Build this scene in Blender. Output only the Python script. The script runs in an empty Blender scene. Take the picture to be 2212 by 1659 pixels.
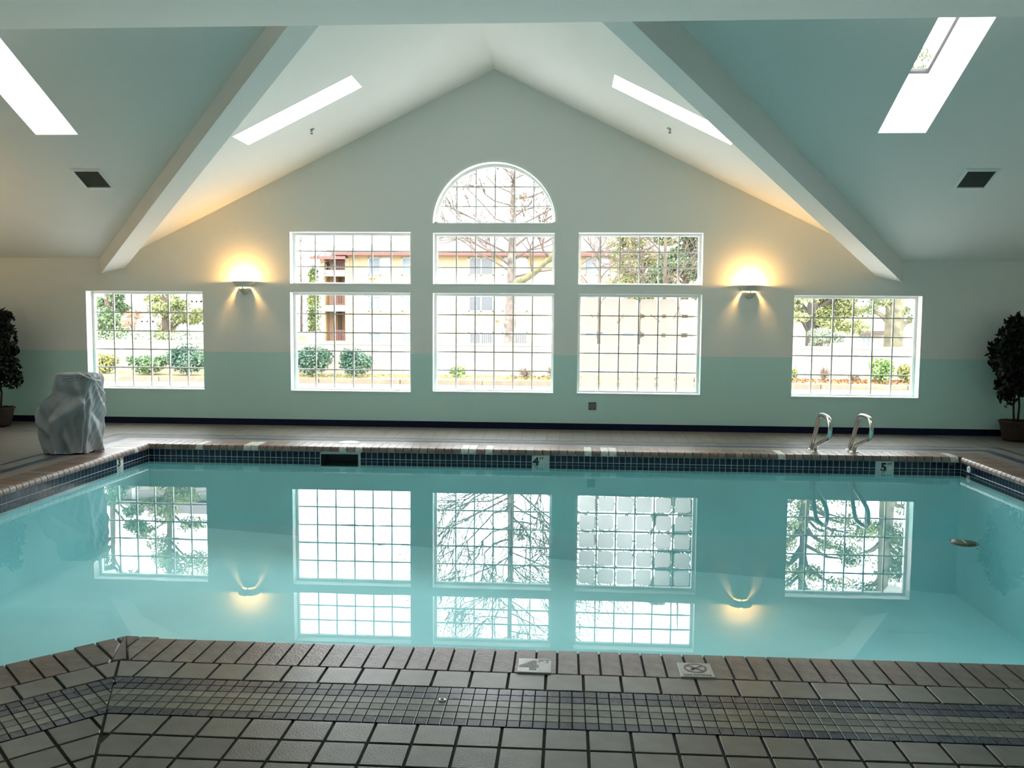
import bpy, bmesh, math, random
import numpy as np
from mathutils import Vector, Matrix
from mathutils.geometry import tessellate_polygon

random.seed(7); rng = np.random.default_rng(7)
SC = bpy.context.scene
COL = SC.collection

# ------------------------------------------------------------------ camera
IW, IH = 2212, 1659
FPX, YAW, PITCH, ROLL, CH = 1914.907, math.radians(3.46231), math.radians(4.45766), math.radians(.42726), 1.53973
FW = Vector((-math.sin(YAW)*math.cos(PITCH), math.cos(YAW)*math.cos(PITCH), -math.sin(PITCH)))
_r0 = Vector((math.cos(YAW), math.sin(YAW), 0)); _u0 = _r0.cross(FW)
RT = _r0*math.cos(ROLL) + _u0*math.sin(ROLL); UP = -_r0*math.sin(ROLL) + _u0*math.cos(ROLL)
cd = bpy.data.cameras.new('camera'); cam = bpy.data.objects.new('camera', cd); COL.objects.link(cam)
cd.sensor_fit = 'HORIZONTAL'; cd.sensor_width = 36.0; cd.lens = 36.0*FPX/IW
cd.clip_start = .05; cd.clip_end = 500
M = Matrix((RT, UP, -FW)).transposed().to_4x4(); M.translation = (0, 0, CH)
cam.matrix_world = M
SC.camera = cam

# ------------------------------------------------------------------ sky, exposure
SKY = 7.6
world = bpy.data.worlds.new('overcast_sky'); SC.world = world
world.use_nodes = True
bg = world.node_tree.nodes['Background']
bg.inputs[0].default_value = (.95, .975, 1.0, 1); bg.inputs[1].default_value = SKY
vs = SC.view_settings
vs.view_transform = 'Standard'; vs.look = 'None'; vs.gamma = 1.0; vs.use_curve_mapping = False
vs.exposure = 1.0
SC.cycles.max_bounces = 12; SC.cycles.diffuse_bounces = 8; SC.cycles.glossy_bounces = 4
SC.cycles.transparent_max_bounces = 16; SC.cycles.transmission_bounces = 5
SC.cycles.use_denoising = True
SC.cycles.sample_clamp_indirect = 8.0
SCONCE_W = 15.0

def portal(loc, rot, sx, sy):                      # guides the sampling of daylight through a real opening
    d = Vector(loc)-Vector((0, 0, CH)); z = d.dot(FW); px, py = IW/2+FPX*d.dot(RT)/z, IH/2-FPX*d.dot(UP)/z
    nm = 'daylight_portal' if 0 <= px <= IW and 0 <= py <= IH else 'daylight_portal_offscreen'
    l = bpy.data.lights.new(nm, 'AREA'); l.shape = 'RECTANGLE'; l.size = sx; l.size_y = sy
    l.cycles.is_portal = True
    o = bpy.data.objects.new(nm, l); COL.objects.link(o); o.location = loc; o.rotation_euler = rot
    return o

def ray(px, py): return FW + RT*((px-IW/2)/FPX) + UP*((IH/2-py)/FPX)
def at(px, py, Y):
    d = ray(px, py); return Vector((0, 0, CH)) + d*(Y/d.y)
def atx(px, Y): return at(px, 680, Y).x
def atz(py, Y, px=1100): return at(px, py, Y).z

# ------------------------------------------------------------------ dimensions (metres)
D = 11.62                       # far wall inner face
XL, XR, YB = -8.05, 6.15, -3.5  # side and rear walls
PXL, PXR, PF, PN = -4.90, 4.42, 10.08, 3.985   # pool edges
CX, CY = -2.074, PN             # corner where the near edge turns 45 degrees
WATER = -.158
SLOPE = .485; EAVE = 2.257; RX = -.955; RIDGE = 4.68
BK, FLAT = 7.35, 3.89           # bulkhead line and the flat ceiling behind it
FZ = .04                        # floor level at the far wall (the deck falls to the pool)
S2 = math.sqrt(.5)

# ------------------------------------------------------------------ materials
MATS = {}
def mat(name, col, rough=.6, var=0.0, scale=8.0, bump=0.0, bscale=60.0, metal=0.0, spec=.5, col2=None):
    if name in MATS: return MATS[name]
    m = bpy.data.materials.new(name); m.use_nodes = True
    nt = m.node_tree; p = nt.nodes['Principled BSDF']
    p.inputs['Roughness'].default_value = rough; p.inputs['Metallic'].default_value = metal
    p.inputs['Specular IOR Level'].default_value = spec
    p.inputs['Base Color'].default_value = (*col, 1)
    if var or col2 or bump:
        tc = nt.nodes.new('ShaderNodeTexCoord')
    if var or col2:
        n = nt.nodes.new('ShaderNodeTexNoise'); n.inputs['Scale'].default_value = scale; n.inputs['Detail'].default_value = 4
        nt.links.new(tc.outputs['Object'], n.inputs['Vector'])
        r = nt.nodes.new('ShaderNodeValToRGB')
        c2 = col2 if col2 else tuple(min(1, c*(1+var)) for c in col)
        c1 = col if col2 else tuple(c*(1-var) for c in col)
        r.color_ramp.elements[0].position = .32; r.color_ramp.elements[1].position = .68
        r.color_ramp.elements[0].color = (*c1, 1); r.color_ramp.elements[1].color = (*c2, 1)
        nt.links.new(n.outputs['Fac'], r.inputs['Fac']); nt.links.new(r.outputs['Color'], p.inputs['Base Color'])
    if bump:
        n2 = nt.nodes.new('ShaderNodeTexNoise'); n2.inputs['Scale'].default_value = bscale; n2.inputs['Detail'].default_value = 3
        nt.links.new(tc.outputs['Object'], n2.inputs['Vector'])
        b = nt.nodes.new('ShaderNodeBump'); b.inputs['Strength'].default_value = bump; b.inputs['Distance'].default_value = .01
        nt.links.new(n2.outputs['Fac'], b.inputs['Height']); nt.links.new(b.outputs['Normal'], p.inputs['Normal'])
    MATS[name] = m
    return m

def two_tone(name, upper, lower, split):
    m = mat(name, upper, .75, bump=.08, bscale=140)
    nt = m.node_tree; p = nt.nodes['Principled BSDF']
    g = nt.nodes.new('ShaderNodeNewGeometry'); s = nt.nodes.new('ShaderNodeSeparateXYZ')
    c = nt.nodes.new('ShaderNodeMath'); c.operation = 'GREATER_THAN'; c.inputs[1].default_value = split
    mx = nt.nodes.new('ShaderNodeMix'); mx.data_type = 'RGBA'
    mx.inputs['A'].default_value = (*lower, 1); mx.inputs['B'].default_value = (*upper, 1)
    nt.links.new(g.outputs['Position'], s.inputs[0]); nt.links.new(s.outputs['Z'], c.inputs[0])
    nt.links.new(c.outputs[0], mx.inputs['Factor']); nt.links.new(mx.outputs['Result'], p.inputs['Base Color'])
    return m

def grid_mat(name, cols, mortar, w, h, mw, rough=.3, bump=.4, spec=.5, rot=0.0, off=(0, 0)):
    m = mat(name, cols[0], rough, spec=spec)
    nt = m.node_tree; p = nt.nodes['Principled BSDF']
    tc = nt.nodes.new('ShaderNodeTexCoord'); mp = nt.nodes.new('ShaderNodeMapping')
    mp.inputs['Rotation'].default_value = (0, 0, rot); mp.inputs['Location'].default_value = (off[0], off[1], 0)
    b = nt.nodes.new('ShaderNodeTexBrick'); b.offset = 0; b.squash = 1
    b.inputs['Scale'].default_value = 1; b.inputs['Mortar Size'].default_value = mw; b.inputs['Mortar Smooth'].default_value = .1
    b.inputs['Brick Width'].default_value = w; b.inputs['Row Height'].default_value = h
    b.inputs['Color1'].default_value = (*cols[0], 1); b.inputs['Color2'].default_value = (*cols[-1], 1); b.inputs['Mortar'].default_value = (*mortar, 1)
    nt.links.new(tc.outputs['Object'], mp.inputs['Vector']); nt.links.new(mp.outputs['Vector'], b.inputs['Vector'])
    nt.links.new(b.outputs['Color'], p.inputs['Base Color'])
    bu = nt.nodes.new('ShaderNodeBump'); bu.inputs['Strength'].default_value = bump; bu.inputs['Distance'].default_value = .003; bu.invert = True
    nt.links.new(b.outputs['Fac'], bu.inputs['Height']); nt.links.new(bu.outputs['Normal'], p.inputs['Normal'])
    return m

def glass_mat(name, tint, fres=1.45):
    m = bpy.data.materials.new(name); m.use_nodes = True; nt = m.node_tree
    nt.nodes.remove(nt.nodes['Principled BSDF']); out = nt.nodes['Material Output']
    t = nt.nodes.new('ShaderNodeBsdfTransparent'); t.inputs[0].default_value = (*tint, 1)
    g = nt.nodes.new('ShaderNodeBsdfGlossy'); g.inputs['Roughness'].default_value = 0.0
    # Schlick reflectance, the same from both sides of the thin sheet
    f = nt.nodes.new('ShaderNodeLayerWeight'); f.inputs['Blend'].default_value = .5
    pw = nt.nodes.new('ShaderNodeMath'); pw.operation = 'POWER'; pw.inputs[1].default_value = 5.0
    ma = nt.nodes.new('ShaderNodeMath'); ma.operation = 'MULTIPLY_ADD'; r0 = ((fres-1)/(fres+1))**2
    ma.inputs[1].default_value = 1-r0; ma.inputs[2].default_value = r0
    nt.links.new(f.outputs['Facing'], pw.inputs[0]); nt.links.new(pw.outputs[0], ma.inputs[0])
    mx = nt.nodes.new('ShaderNodeMixShader')
    nt.links.new(ma.outputs[0], mx.inputs[0]); nt.links.new(t.outputs[0], mx.inputs[1]); nt.links.new(g.outputs[0], mx.inputs[2])
    nt.links.new(mx.outputs[0], out.inputs['Surface'])
    MATS[name] = m
    return m

GLASS = glass_mat('window_glass', (.97, .985, .98))
WATERM = glass_mat('pool_water', (.85, .97, .975), 1.33)
def _ripples():
    nt = WATERM.node_tree
    tc = nt.nodes.new('ShaderNodeTexCoord'); n = nt.nodes.new('ShaderNodeTexNoise')
    n.inputs['Scale'].default_value = 3.0; n.inputs['Detail'].default_value = 2
    n2 = nt.nodes.new('ShaderNodeTexNoise'); n2.inputs['Scale'].default_value = .55
    mp = nt.nodes.new('ShaderNodeMapRange'); mp.inputs['From Min'].default_value = .5; mp.inputs['From Max'].default_value = .75
    mp.inputs['To Min'].default_value = .12; mp.inputs['To Max'].default_value = 1.0
    mul = nt.nodes.new('ShaderNodeMath'); mul.operation = 'MULTIPLY'
    b = nt.nodes.new('ShaderNodeBump'); b.inputs['Strength'].default_value = .10; b.inputs['Distance'].default_value = .004
    nt.links.new(tc.outputs['Object'], n.inputs['Vector']); nt.links.new(tc.outputs['Object'], n2.inputs['Vector'])
    nt.links.new(n2.outputs['Fac'], mp.inputs['Value']); nt.links.new(mp.outputs[0], mul.inputs[0]); nt.links.new(n.outputs['Fac'], mul.inputs[1])
    nt.links.new(mul.outputs[0], b.inputs['Height'])
    for k in nt.nodes:
        if k.type in ('BSDF_GLOSSY', 'LAYER_WEIGHT'): nt.links.new(b.outputs['Normal'], k.inputs['Normal'])
_ripples()

def frosted():
    m = bpy.data.materials.new('frosted_film'); m.use_nodes = True; nt = m.node_tree
    nt.nodes.remove(nt.nodes['Principled BSDF']); out = nt.nodes['Material Output']
    t = nt.nodes.new('ShaderNodeBsdfTranslucent'); t.inputs[0].default_value = (.20, .19, .175, 1)
    r = nt.nodes.new('ShaderNodeBsdfRefraction'); r.inputs['IOR'].default_value = 1.12; r.inputs['Roughness'].default_value = .55; r.inputs[0].default_value = (.46, .45, .43, 1)
    mx = nt.nodes.new('ShaderNodeMixShader'); mx.inputs[0].default_value = .5
    nt.links.new(r.outputs[0], mx.inputs[2]); nt.links.new(t.outputs[0], mx.inputs[1]); nt.links.new(mx.outputs[0], out.inputs['Surface'])
    return m
FROST = frosted()

def emit_mat(name, col, strength):
    m = bpy.data.materials.new(name); m.use_nodes = True; nt = m.node_tree
    nt.nodes.remove(nt.nodes['Principled BSDF']); e = nt.nodes.new('ShaderNodeEmission')
    e.inputs[0].default_value = (*col, 1); e.inputs[1].default_value = strength
    nt.links.new(e.outputs[0], nt.nodes['Material Output'].inputs['Surface']); return m

WALLP = two_tone('wall_paint', (.79, .795, .755), (.53, .76, .71), 1.019)
CEILP = mat('ceiling_paint', (.80, .80, .77), .8, bump=.06, bscale=160)
MUNT = mat('muntin_paint', (.50, .49, .46), .5)
WHITE = mat('white_paint', (.84, .85, .83), .45)
SHAFTW = mat('shaft_white', (.80, .79, .77), .6)
NAVY = mat('navy_base', (.004, .009, .034), .55, spec=.2)
FLOORT = grid_mat('floor_tile', ((.19, .175, .15), (.165, .15, .13)), (.10, .092, .08), .159, .159, .006, .34, .3, .5, off=(.0616, -.04))
GROUT = mat('grout_dark', (.045, .042, .038), .85, .3, 60)
BANDM = grid_mat('mosaic_band', ((.23, .225, .19), (.15, .158, .138)), (.11, .10, .09), .0557, .0557, .003, .28, .3, .5)
BANDN = grid_mat('mosaic_band_navy', ((.035, .05, .10), (.03, .04, .085)), (.10, .09, .09), .0557, .0557, .003, .28, .3, .5)
COPES = [mat('coping_brown_%d' % i, c, .38, .32, 14, .25, 90) for i, c in enumerate([(.17, .125, .10), (.14, .10, .08), (.20, .155, .125), (.185, .115, .085)])]
COPEW = mat('coping_bleached', (.46, .44, .40), .5, .3, 30)
TILES = [mat('deck_tile_%d' % i, c, .34, .14, 9, .12, 120) for i, c in enumerate([(.19, .175, .15), (.165, .15, .13), (.21, .192, .165), (.178, .16, .138)])]
MOSN = [mat('mosaic_navy_%d' % i, c, .22, .2, 20) for i, c in enumerate([(.030, .042, .085), (.04, .055, .10), (.025, .035, .07)])]
MOSL = [mat('mosaic_light_%d' % i, c, .24, .15, 20) for i, c in enumerate([(.235, .23, .195), (.20, .20, .17), (.265, .255, .22)])]
MOSM = [mat('mosaic_mid_%d' % i, c, .24, .15, 20) for i, c in enumerate([(.15, .158, .138), (.128, .137, .12)])]
WTILE = [mat('waterline_navy_%d' % i, c, .12) for i, c in enumerate([(.006, .012, .035), (.009, .017, .045), (.004, .009, .026)])]
WGROUT = mat('waterline_grout', (.55, .56, .54), .8)
PLASTER = mat('pool_plaster', (.43, .79, .83), .7, .06, 1.2)
STEEL = mat('stainless_steel', (.62, .61, .57), .22, metal=1.0)
GREYM = mat('grey_metal', (.19, .21, .21), .5, metal=.3)
DARK = mat('dark_void', (.012, .012, .014), .6)

# ------------------------------------------------------------------ mesh helpers
def tag(o, label=None, cat=None, group=None, kind=None):
    for k, v in (('label', label), ('category', cat), ('group', group), ('kind', kind)):
        if v: o[k] = v
    return o

def empty(name, loc=(0, 0, 0), rz=0, **kw):
    o = bpy.data.objects.new(name, None); COL.objects.link(o); o.location = loc; o.rotation_euler = (0, 0, rz)
    o.empty_display_size = .1
    return tag(o, **kw)

def link(name, me, m=None, parent=None, **kw):
    if m is not None and not me.materials: me.materials.append(m)
    o = bpy.data.objects.new(name, me); COL.objects.link(o)
    if parent is not None: o.parent = parent
    return tag(o, **kw)

def pydata(name, v, f, m=None, parent=None, smooth=False, **kw):
    me = bpy.data.meshes.new(name); me.from_pydata([tuple(x) for x in v], [], f)
    if smooth:
        for p in me.polygons: p.use_smooth = True
    me.update()
    return link(name, me, m, parent, **kw)

class MB:
    def __init__(s): s.v = []; s.f = []; s.mi = []; s.cur = 0
    def add(s, v, f):
        n = len(s.v); s.v += [tuple(x) for x in v]; s.f += [tuple(i+n for i in k) for k in f]; s.mi += [s.cur]*len(f); return s
    def box(s, a, b):
        (x0, y0, z0), (x1, y1, z1) = a, b
        return s.add([(x0,y0,z0),(x1,y0,z0),(x1,y1,z0),(x0,y1,z0),(x0,y0,z1),(x1,y0,z1),(x1,y1,z1),(x0,y1,z1)],
                     [(0,3,2,1),(4,5,6,7),(0,1,5,4),(1,2,6,5),(2,3,7,6),(3,0,4,7)])
    def bbox(s, a, b, e):          # box with chamfered vertical face towards -Y and top edges (cheap softened box)
        (x0, y0, z0), (x1, y1, z1) = a, b
        return s.add([(x0,y1,z0),(x1,y1,z0),(x1,y1,z1),(x0,y1,z1),(x0,y0+e,z0),(x1,y0+e,z0),(x1,y0+e,z1),(x0,y0+e,z1),
                      (x0+e,y0,z0+e),(x1-e,y0,z0+e),(x1-e,y0,z1-e),(x0+e,y0,z1-e)],
                     [(0,3,2,1),(0,1,5,4),(1,2,6,5),(2,3,7,6),(3,0,4,7),(4,5,9,8),(5,6,10,9),(6,7,11,10),(7,4,8,11),(8,9,10,11)])
    def quad(s, *p): return s.add(p, [tuple(range(len(p)))])
    def tube(s, pts, r, n=10, cap=True):
        pts = [Vector(p) for p in pts]; rs = r if isinstance(r, (list, tuple)) else [r]*len(pts)
        base = len(s.v); prev = None; vs = []; fs = []
        for i, p in enumerate(pts):
            t = (pts[min(i+1, len(pts)-1)] - pts[max(i-1, 0)])
            t = t.normalized() if t.length > 1e-9 else Vector((0, 0, 1))
            if prev is None:
                a = Vector((0, 0, 1)) if abs(t.z) < .9 else Vector((1, 0, 0)); u = t.cross(a).normalized()
            else:
                u = (prev - t*prev.dot(t)); u = u.normalized() if u.length > 1e-6 else t.orthogonal().normalized()
            prev = u; w = t.cross(u)
            for k in range(n):
                a = 2*math.pi*k/n; vs.append(p + (u*math.cos(a) + w*math.sin(a))*rs[i])
        for i in range(len(pts)-1):
            for k in range(n): fs.append((i*n+k, i*n+(k+1) % n, (i+1)*n+(k+1) % n, (i+1)*n+k))
        if cap: fs.append(tuple(reversed(range(n)))); fs.append(tuple((len(pts)-1)*n+k for k in range(n)))
        return s.add(vs, fs)
    def lathe(s, prof, n=24, c=(0, 0, 0), a0=0.0, a1=2*math.pi, close=True):
        full = abs(a1-a0-2*math.pi) < 1e-6; k = n if full else n+1; vs = []; fs = []
        for (r, z) in prof:
            for i in range(k):
                a = a0+(a1-a0)*i/n; vs.append((c[0]+r*math.cos(a), c[1]+r*math.sin(a), c[2]+z))
        for j in range(len(prof)-1):
            for i in range(n): fs.append((j*k+i, j*k+(i+1) % k, (j+1)*k+(i+1) % k, (j+1)*k+i))
        return s.add(vs, fs)
    def build(s, name, m=None, parent=None, smooth=False, mats=None, **kw):
        me = bpy.data.meshes.new(name); me.from_pydata(s.v, [], s.f)
        if mats:
            for k in mats: me.materials.append(k)
            me.polygons.foreach_set('material_index', s.mi)
        if smooth: me.polygons.foreach_set('use_smooth', [True]*len(me.polygons))
        me.update()
        return link(name, me, m if not mats else None, parent, **kw)

def tess(outer, holes=()):
    """plan polygon with holes -> (points, triangles)"""
    polys = [[Vector((p[0], p[1], 0)) for p in outer]] + [[Vector((p[0], p[1], 0)) for p in h] for h in holes]
    tris = tessellate_polygon(polys)
    pts = [p for pl in polys for p in pl]
    return pts, tris

def area2(pl): return sum(pl[i][0]*pl[(i+1) % len(pl)][1]-pl[(i+1) % len(pl)][0]*pl[i][1] for i in range(len(pl)))
def clip(poly, nx, ny, c):          # keep nx*x+ny*y <= c
    out = []
    for i in range(len(poly)):
        a, b = poly[i], poly[(i+1) % len(poly)]
        da, db = nx*a[0]+ny*a[1]-c, nx*b[0]+ny*b[1]-c
        if da <= 0: out.append(a)
        if (da < 0 < db) or (db < 0 < da):
            t = da/(da-db); out.append((a[0]+(b[0]-a[0])*t, a[1]+(b[1]-a[1])*t))
    return out
def slab(mb, poly, z0, z1, e=.002):  # thin tile with a bevelled top edge
    if area2(poly) < 0: poly = poly[::-1]
    n = len(poly); cx = sum(p[0] for p in poly)/n; cy = sum(p[1] for p in poly)/n
    def inset(p):
        d = math.hypot(p[0]-cx, p[1]-cy); k = max(0, 1-1.4*e/max(d, 1e-6)); return (cx+(p[0]-cx)*k, cy+(p[1]-cy)*k)
    v = [(p[0], p[1], z0) for p in poly]+[(p[0], p[1], z1-e) for p in poly]+[(*inset(p), z1) for p in poly]
    f = []
    for i in range(n):
        j = (i+1) % n; f += [(i, j, n+j, n+i), (n+i, n+j, 2*n+j, 2*n+i)]
    f.append(tuple(range(2*n, 3*n)))
    mb.add(v, f)

def text_obj(name, body, size, m, parent, mat4, extrude=.0008, ax='CENTER', sx=1.0, bold=0.0):
    cu = bpy.data.curves.new(name, 'FONT'); cu.body = body; cu.size = size; cu.extrude = extrude; cu.align_x = ax; cu.align_y = 'CENTER'
    cu.offset = bold; cu.resolution_u = 3
    to = bpy.data.objects.new(name, cu); COL.objects.link(to)
    dg = bpy.context.evaluated_depsgraph_get(); me = bpy.data.meshes.new_from_object(to.evaluated_get(dg))
    bpy.data.objects.remove(to); bpy.data.curves.remove(cu)
    me.transform(Matrix.Diagonal((sx, 1, 1, 1))); me.transform(mat4); me.materials.clear()
    return link(name, me, m, parent)

# ================================================================== ROOM SHELL
# windows on the far wall: x0, x1, z0, z1, columns, rows
WIN = [(-6.461, -4.852, .500, 1.820, 6, 5), (-3.664, -2.050, .500, 1.819, 6, 5), (-3.660, -2.048, 1.922, 2.612, 6, 3),
       (-1.754, -.160, .512, 1.818, 6, 5), (-1.752, -.160, 1.924, 2.602, 6, 3), ('arch', -1.754, -.150, 2.716, 3.51),
       (.150, 1.749, .512, 1.818, 6, 5), (.147, 1.745, 1.928, 2.608, 6, 3), (2.916, 4.518, .506, 1.815, 6, 5)]
WT = .24
def arch_pts(x0, x1, z0, z1, n=36, inset=0.0, base=0.0):
    c = (x0+x1)/2; a = (x1-x0)/2-inset; b = (z1-z0)-inset
    return [(c+a*math.cos(t), z0+base+(b-base)*math.sin(t)) for t in [math.pi*i/n for i in range(n+1)]]
def far_wall():
    up = .10
    vx = (RIDGE-EAVE)/SLOPE
    outer = [(XL-.3, -.3), (XR+.3, -.3), (XR+.3, EAVE+up), (RX+vx, EAVE+up), (RX, RIDGE+up), (RX-vx, EAVE+up), (XL-.3, EAVE+up)]
    holes = []
    for w in WIN:
        if w[0] == 'arch': holes.append(arch_pts(*w[1:]))
        else: holes.append([(w[0], w[2]), (w[1], w[2]), (w[1], w[3]), (w[0], w[3])])
    pts, tris = tess(outer, holes)
    mb = MB(); n = len(pts)
    mb.add([(p.x, D, p.y) for p in pts], [t for t in tris]); mb.add([(p.x, D+WT, p.y) for p in pts], [t[::-1] for t in tris])
    for h in holes:
        for i in range(len(h)):
            a, b = h[i], h[(i+1) % len(h)]
            mb.quad((a[0], D, a[1]), (b[0], D, b[1]), (b[0], D+WT, b[1]), (a[0], D+WT, a[1]))
    o = mb.build('wall_far', WALLP, kind='structure', label='far gable wall painted off-white above teal')
    bm = bmesh.new(); bm.from_mesh(o.data); bmesh.ops.recalc_face_normals(bm, faces=bm.faces); bm.to_mesh(o.data); bm.free()
far_wall()

def shell_wall(name, axis, c, a0, a1, zt, holes, inward, label):
    """plane wall; axis 'x': wall at x=c spanning y a0..a1; 'y': wall at y=c spanning x a0..a1; zt = list of (a, z) top outline"""
    outer = [(a0, -.3), (a1, -.3)] + zt
    pts, tris = tess(outer, [[(h[0], h[2]), (h[1], h[2]), (h[1], h[3]), (h[0], h[3])] for h in holes])
    P = (lambda a, z, o=0: (c+o, a, z)) if axis == 'x' else (lambda a, z, o=0: (a, c+o, z))
    out = -inward*WT
    mb = MB(); mb.add([P(p.x, p.y) for p in pts], list(tris)); mb.add([P(p.x, p.y, out) for p in pts], [t[::-1] for t in tris])
    for h in holes:
        r = [(h[0], h[2]), (h[1], h[2]), (h[1], h[3]), (h[0], h[3])]
        for i in range(4):
            a, b = r[i], r[(i+1) % 4]
            mb.quad(P(*a), P(*b), P(*b, out), P(*a, out))
    mb.build(name, WALLP, kind='structure', label=label)

SIDE_TOP = lambda: [(D+.24, EAVE+.1), (BK, EAVE+SLOPE*(D-BK)+.1), (.2, FLAT+.1), (YB-.24, EAVE+.0)]
shell_wall('wall_left', 'x', XL, D+.24, YB-.24, SIDE_TOP()[::-1], [], 1, 'left side wall painted off-white above teal')
shell_wall('wall_right', 'x', XR, YB-.24, D+.24, SIDE_TOP(), [], -1, 'right side wall painted off-white above teal')
shell_wall('wall_rear', 'y', YB, XL-.2, XR+.2, [(XR+.2, EAVE+.1), (XL-.2, EAVE+.1)], [], 1, 'rear wall painted off-white above teal')

# ------------------------------------------------------------------ ceiling
SKM = [(-5.637, -5.172, 7.62, 9.25), (3.101, 3.572, 7.62, 9.285)]           # skylights in the main slope (x0,x1,y0,y1)
SKG = [(-3.572, -2.282, 9.41, 9.892), [(.462, 9.305), (1.555, 9.305), (1.740, 9.515), (1.740, 9.80), (.462, 9.80)]]           # skylights in the gable slopes
SHAFT = .58
def plan(b): return list(b) if isinstance(b, list) else [(b[0], b[2]), (b[1], b[2]), (b[1], b[3]), (b[0], b[3])]
zm = lambda x, y: EAVE+SLOPE*(D-y)
zg = lambda x, y: RIDGE-SLOPE*abs(x-RX)
def ceiling():
    mb = MB()
    def sheet(outer, holes, zf):
        hs = [plan(h) for h in holes]
        pts, tris = tess(outer, hs)
        mb.add([(p.x, p.y, zf(p.x, p.y)) for p in pts], list(tris))
    vx = (RIDGE-EAVE)/SLOPE; zt = zm(0, BK); vt = (RIDGE-zt)/SLOPE
    sheet([(XL-.1, D), (RX-vx, D), (RX-vt, BK), (XL-.1, BK)], [SKM[0]], zm)
    sheet([(XR+.1, D), (RX+vx, D), (RX+vt, BK), (XR+.1, BK)], [SKM[1]], zm)
    sheet([(RX, D), (RX-vx, D), (RX-vt, BK), (RX, BK)], [SKG[0]], zg)
    sheet([(RX, D), (RX+vx, D), (RX+vt, BK), (RX, BK)], [SKG[1]], zg)
    mb.quad((XL-.1, BK, FLAT), (XR+.1, BK, FLAT), (XR+.1, BK, zt), (RX+vt, BK, zt), (RX, BK, RIDGE), (RX-vt, BK, zt), (XL-.1, BK, zt))
    sheet([(XL-.1, BK), (XR+.1, BK), (XR+.1, .2), (XL-.1, .2)], [], lambda x, y: FLAT)
    zr = FLAT-SLOPE*(.2-YB+.2)
    mb.quad((XL-.1, .2, FLAT), (XR+.1, .2, FLAT), (XR+.1, YB-.2, zr), (XL-.1, YB-.2, zr))
    mb.build('ceiling', CEILP, kind='structure', label='vaulted off-white ceiling with a flat strip overhead')
ceiling()

def beams():
    # lower front edge of each boxed valley beam: foot on the far wall, head just short of the bulkhead
    for k, (foot, py, px) in enumerate((((-6.249, D, 2.045), 56, 622), ((4.265, D, 1.985), 48, 1366))):
        p0 = Vector(foot); Y = (7.60, 7.42)[k]; p1 = at(px, py, Y); sg = (1, -1)[k]
        d = (p1-p0); hd = Vector((d.x, d.y, 0)).normalized(); nrm = Vector((-hd.y, hd.x, 0))
        if nrm.y < 0: nrm = -nrm
        nrm = nrm*.243; h = Vector((0, 0, .5))
        a, e = p0-d*.10, p1+d*.03
        b, c = a+nrm, e+nrm
        mb = MB(); mb.add([a, b, c, e, a+h, b+h, c+h, e+h], [(0,1,2,3), (0,3,7,4), (1,5,6,2), (4,7,6,5), (0,4,5,1), (3,2,6,7)])
        mb.build('trim_%d' % (k+1), CEILP, kind='structure', label='boxed valley beam running up the %s side of the vault' % ('left', 'right')[k])
beams()

def skylight(idx, box, zf, label, portal_rot):
    r = plan(box); n = len(r); x0, x1 = min(p[0] for p in r), max(p[0] for p in r); y0, y1 = min(p[1] for p in r), max(p[1] for p in r)
    cx, cy = (x0+x1)/2, (y0+y1)/2
    t = empty('window_%d' % idx, (cx, cy, zf(cx, cy)), kind='structure', label=label)
    O = t.location
    loc = lambda x, y, dz: (x-O.x, y-O.y, zf(x, y)+dz-O.z)
    grow_ = lambda p, e: (cx+(p[0]-cx)*(1+2*e/(x1-x0)), cy+(p[1]-cy)*(1+2*e/(y1-y0)))
    mb = MB()
    for i in range(n):
        a, b = r[i], r[(i+1) % n]
        mb.quad(loc(*a, -.002), loc(*b, -.002), loc(*b, SHAFT), loc(*a, SHAFT))
    mb.build('shaft', SHAFTW, t)
    mb = MB(); c = [grow_(p, .02) for p in r]; i_ = [grow_(p, -.03) for p in r]
    for k in range(n):
        j = (k+1) % n
        for z in (SHAFT, SHAFT+.03): mb.quad(loc(*c[k], z), loc(*c[j], z), loc(*i_[j], z), loc(*i_[k], z))
        for q in (i_, c): mb.quad(loc(*q[k], SHAFT), loc(*q[j], SHAFT), loc(*q[j], SHAFT+.03), loc(*q[k], SHAFT+.03))
    mb.build('frame', mat('skylight_frame', (.10, .095, .095), .5), t)
    MB().quad(*[loc(*p, SHAFT+.02) for p in i_]).build('pane', GLASS, t)
    portal((cx, cy, zf(cx, cy)+SHAFT+.05), portal_rot, (x1-x0)*1.15, (y1-y0)*1.15)
al = math.atan(SLOPE)
skylight(10, SKM[0], zm, 'skylight shaft in the main slope above the covered lift', (-al, 0, 0))
skylight(11, SKM[1], zm, 'skylight shaft in the main slope on the ladder side', (-al, 0, 0))
skylight(12, SKG[0], zg, 'skylight slot in the vault slope over the lift side', (0, -al, 0))
skylight(13, SKG[1], zg, 'skylight slot in the vault slope over the ladder side', (0, al, 0))


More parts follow.
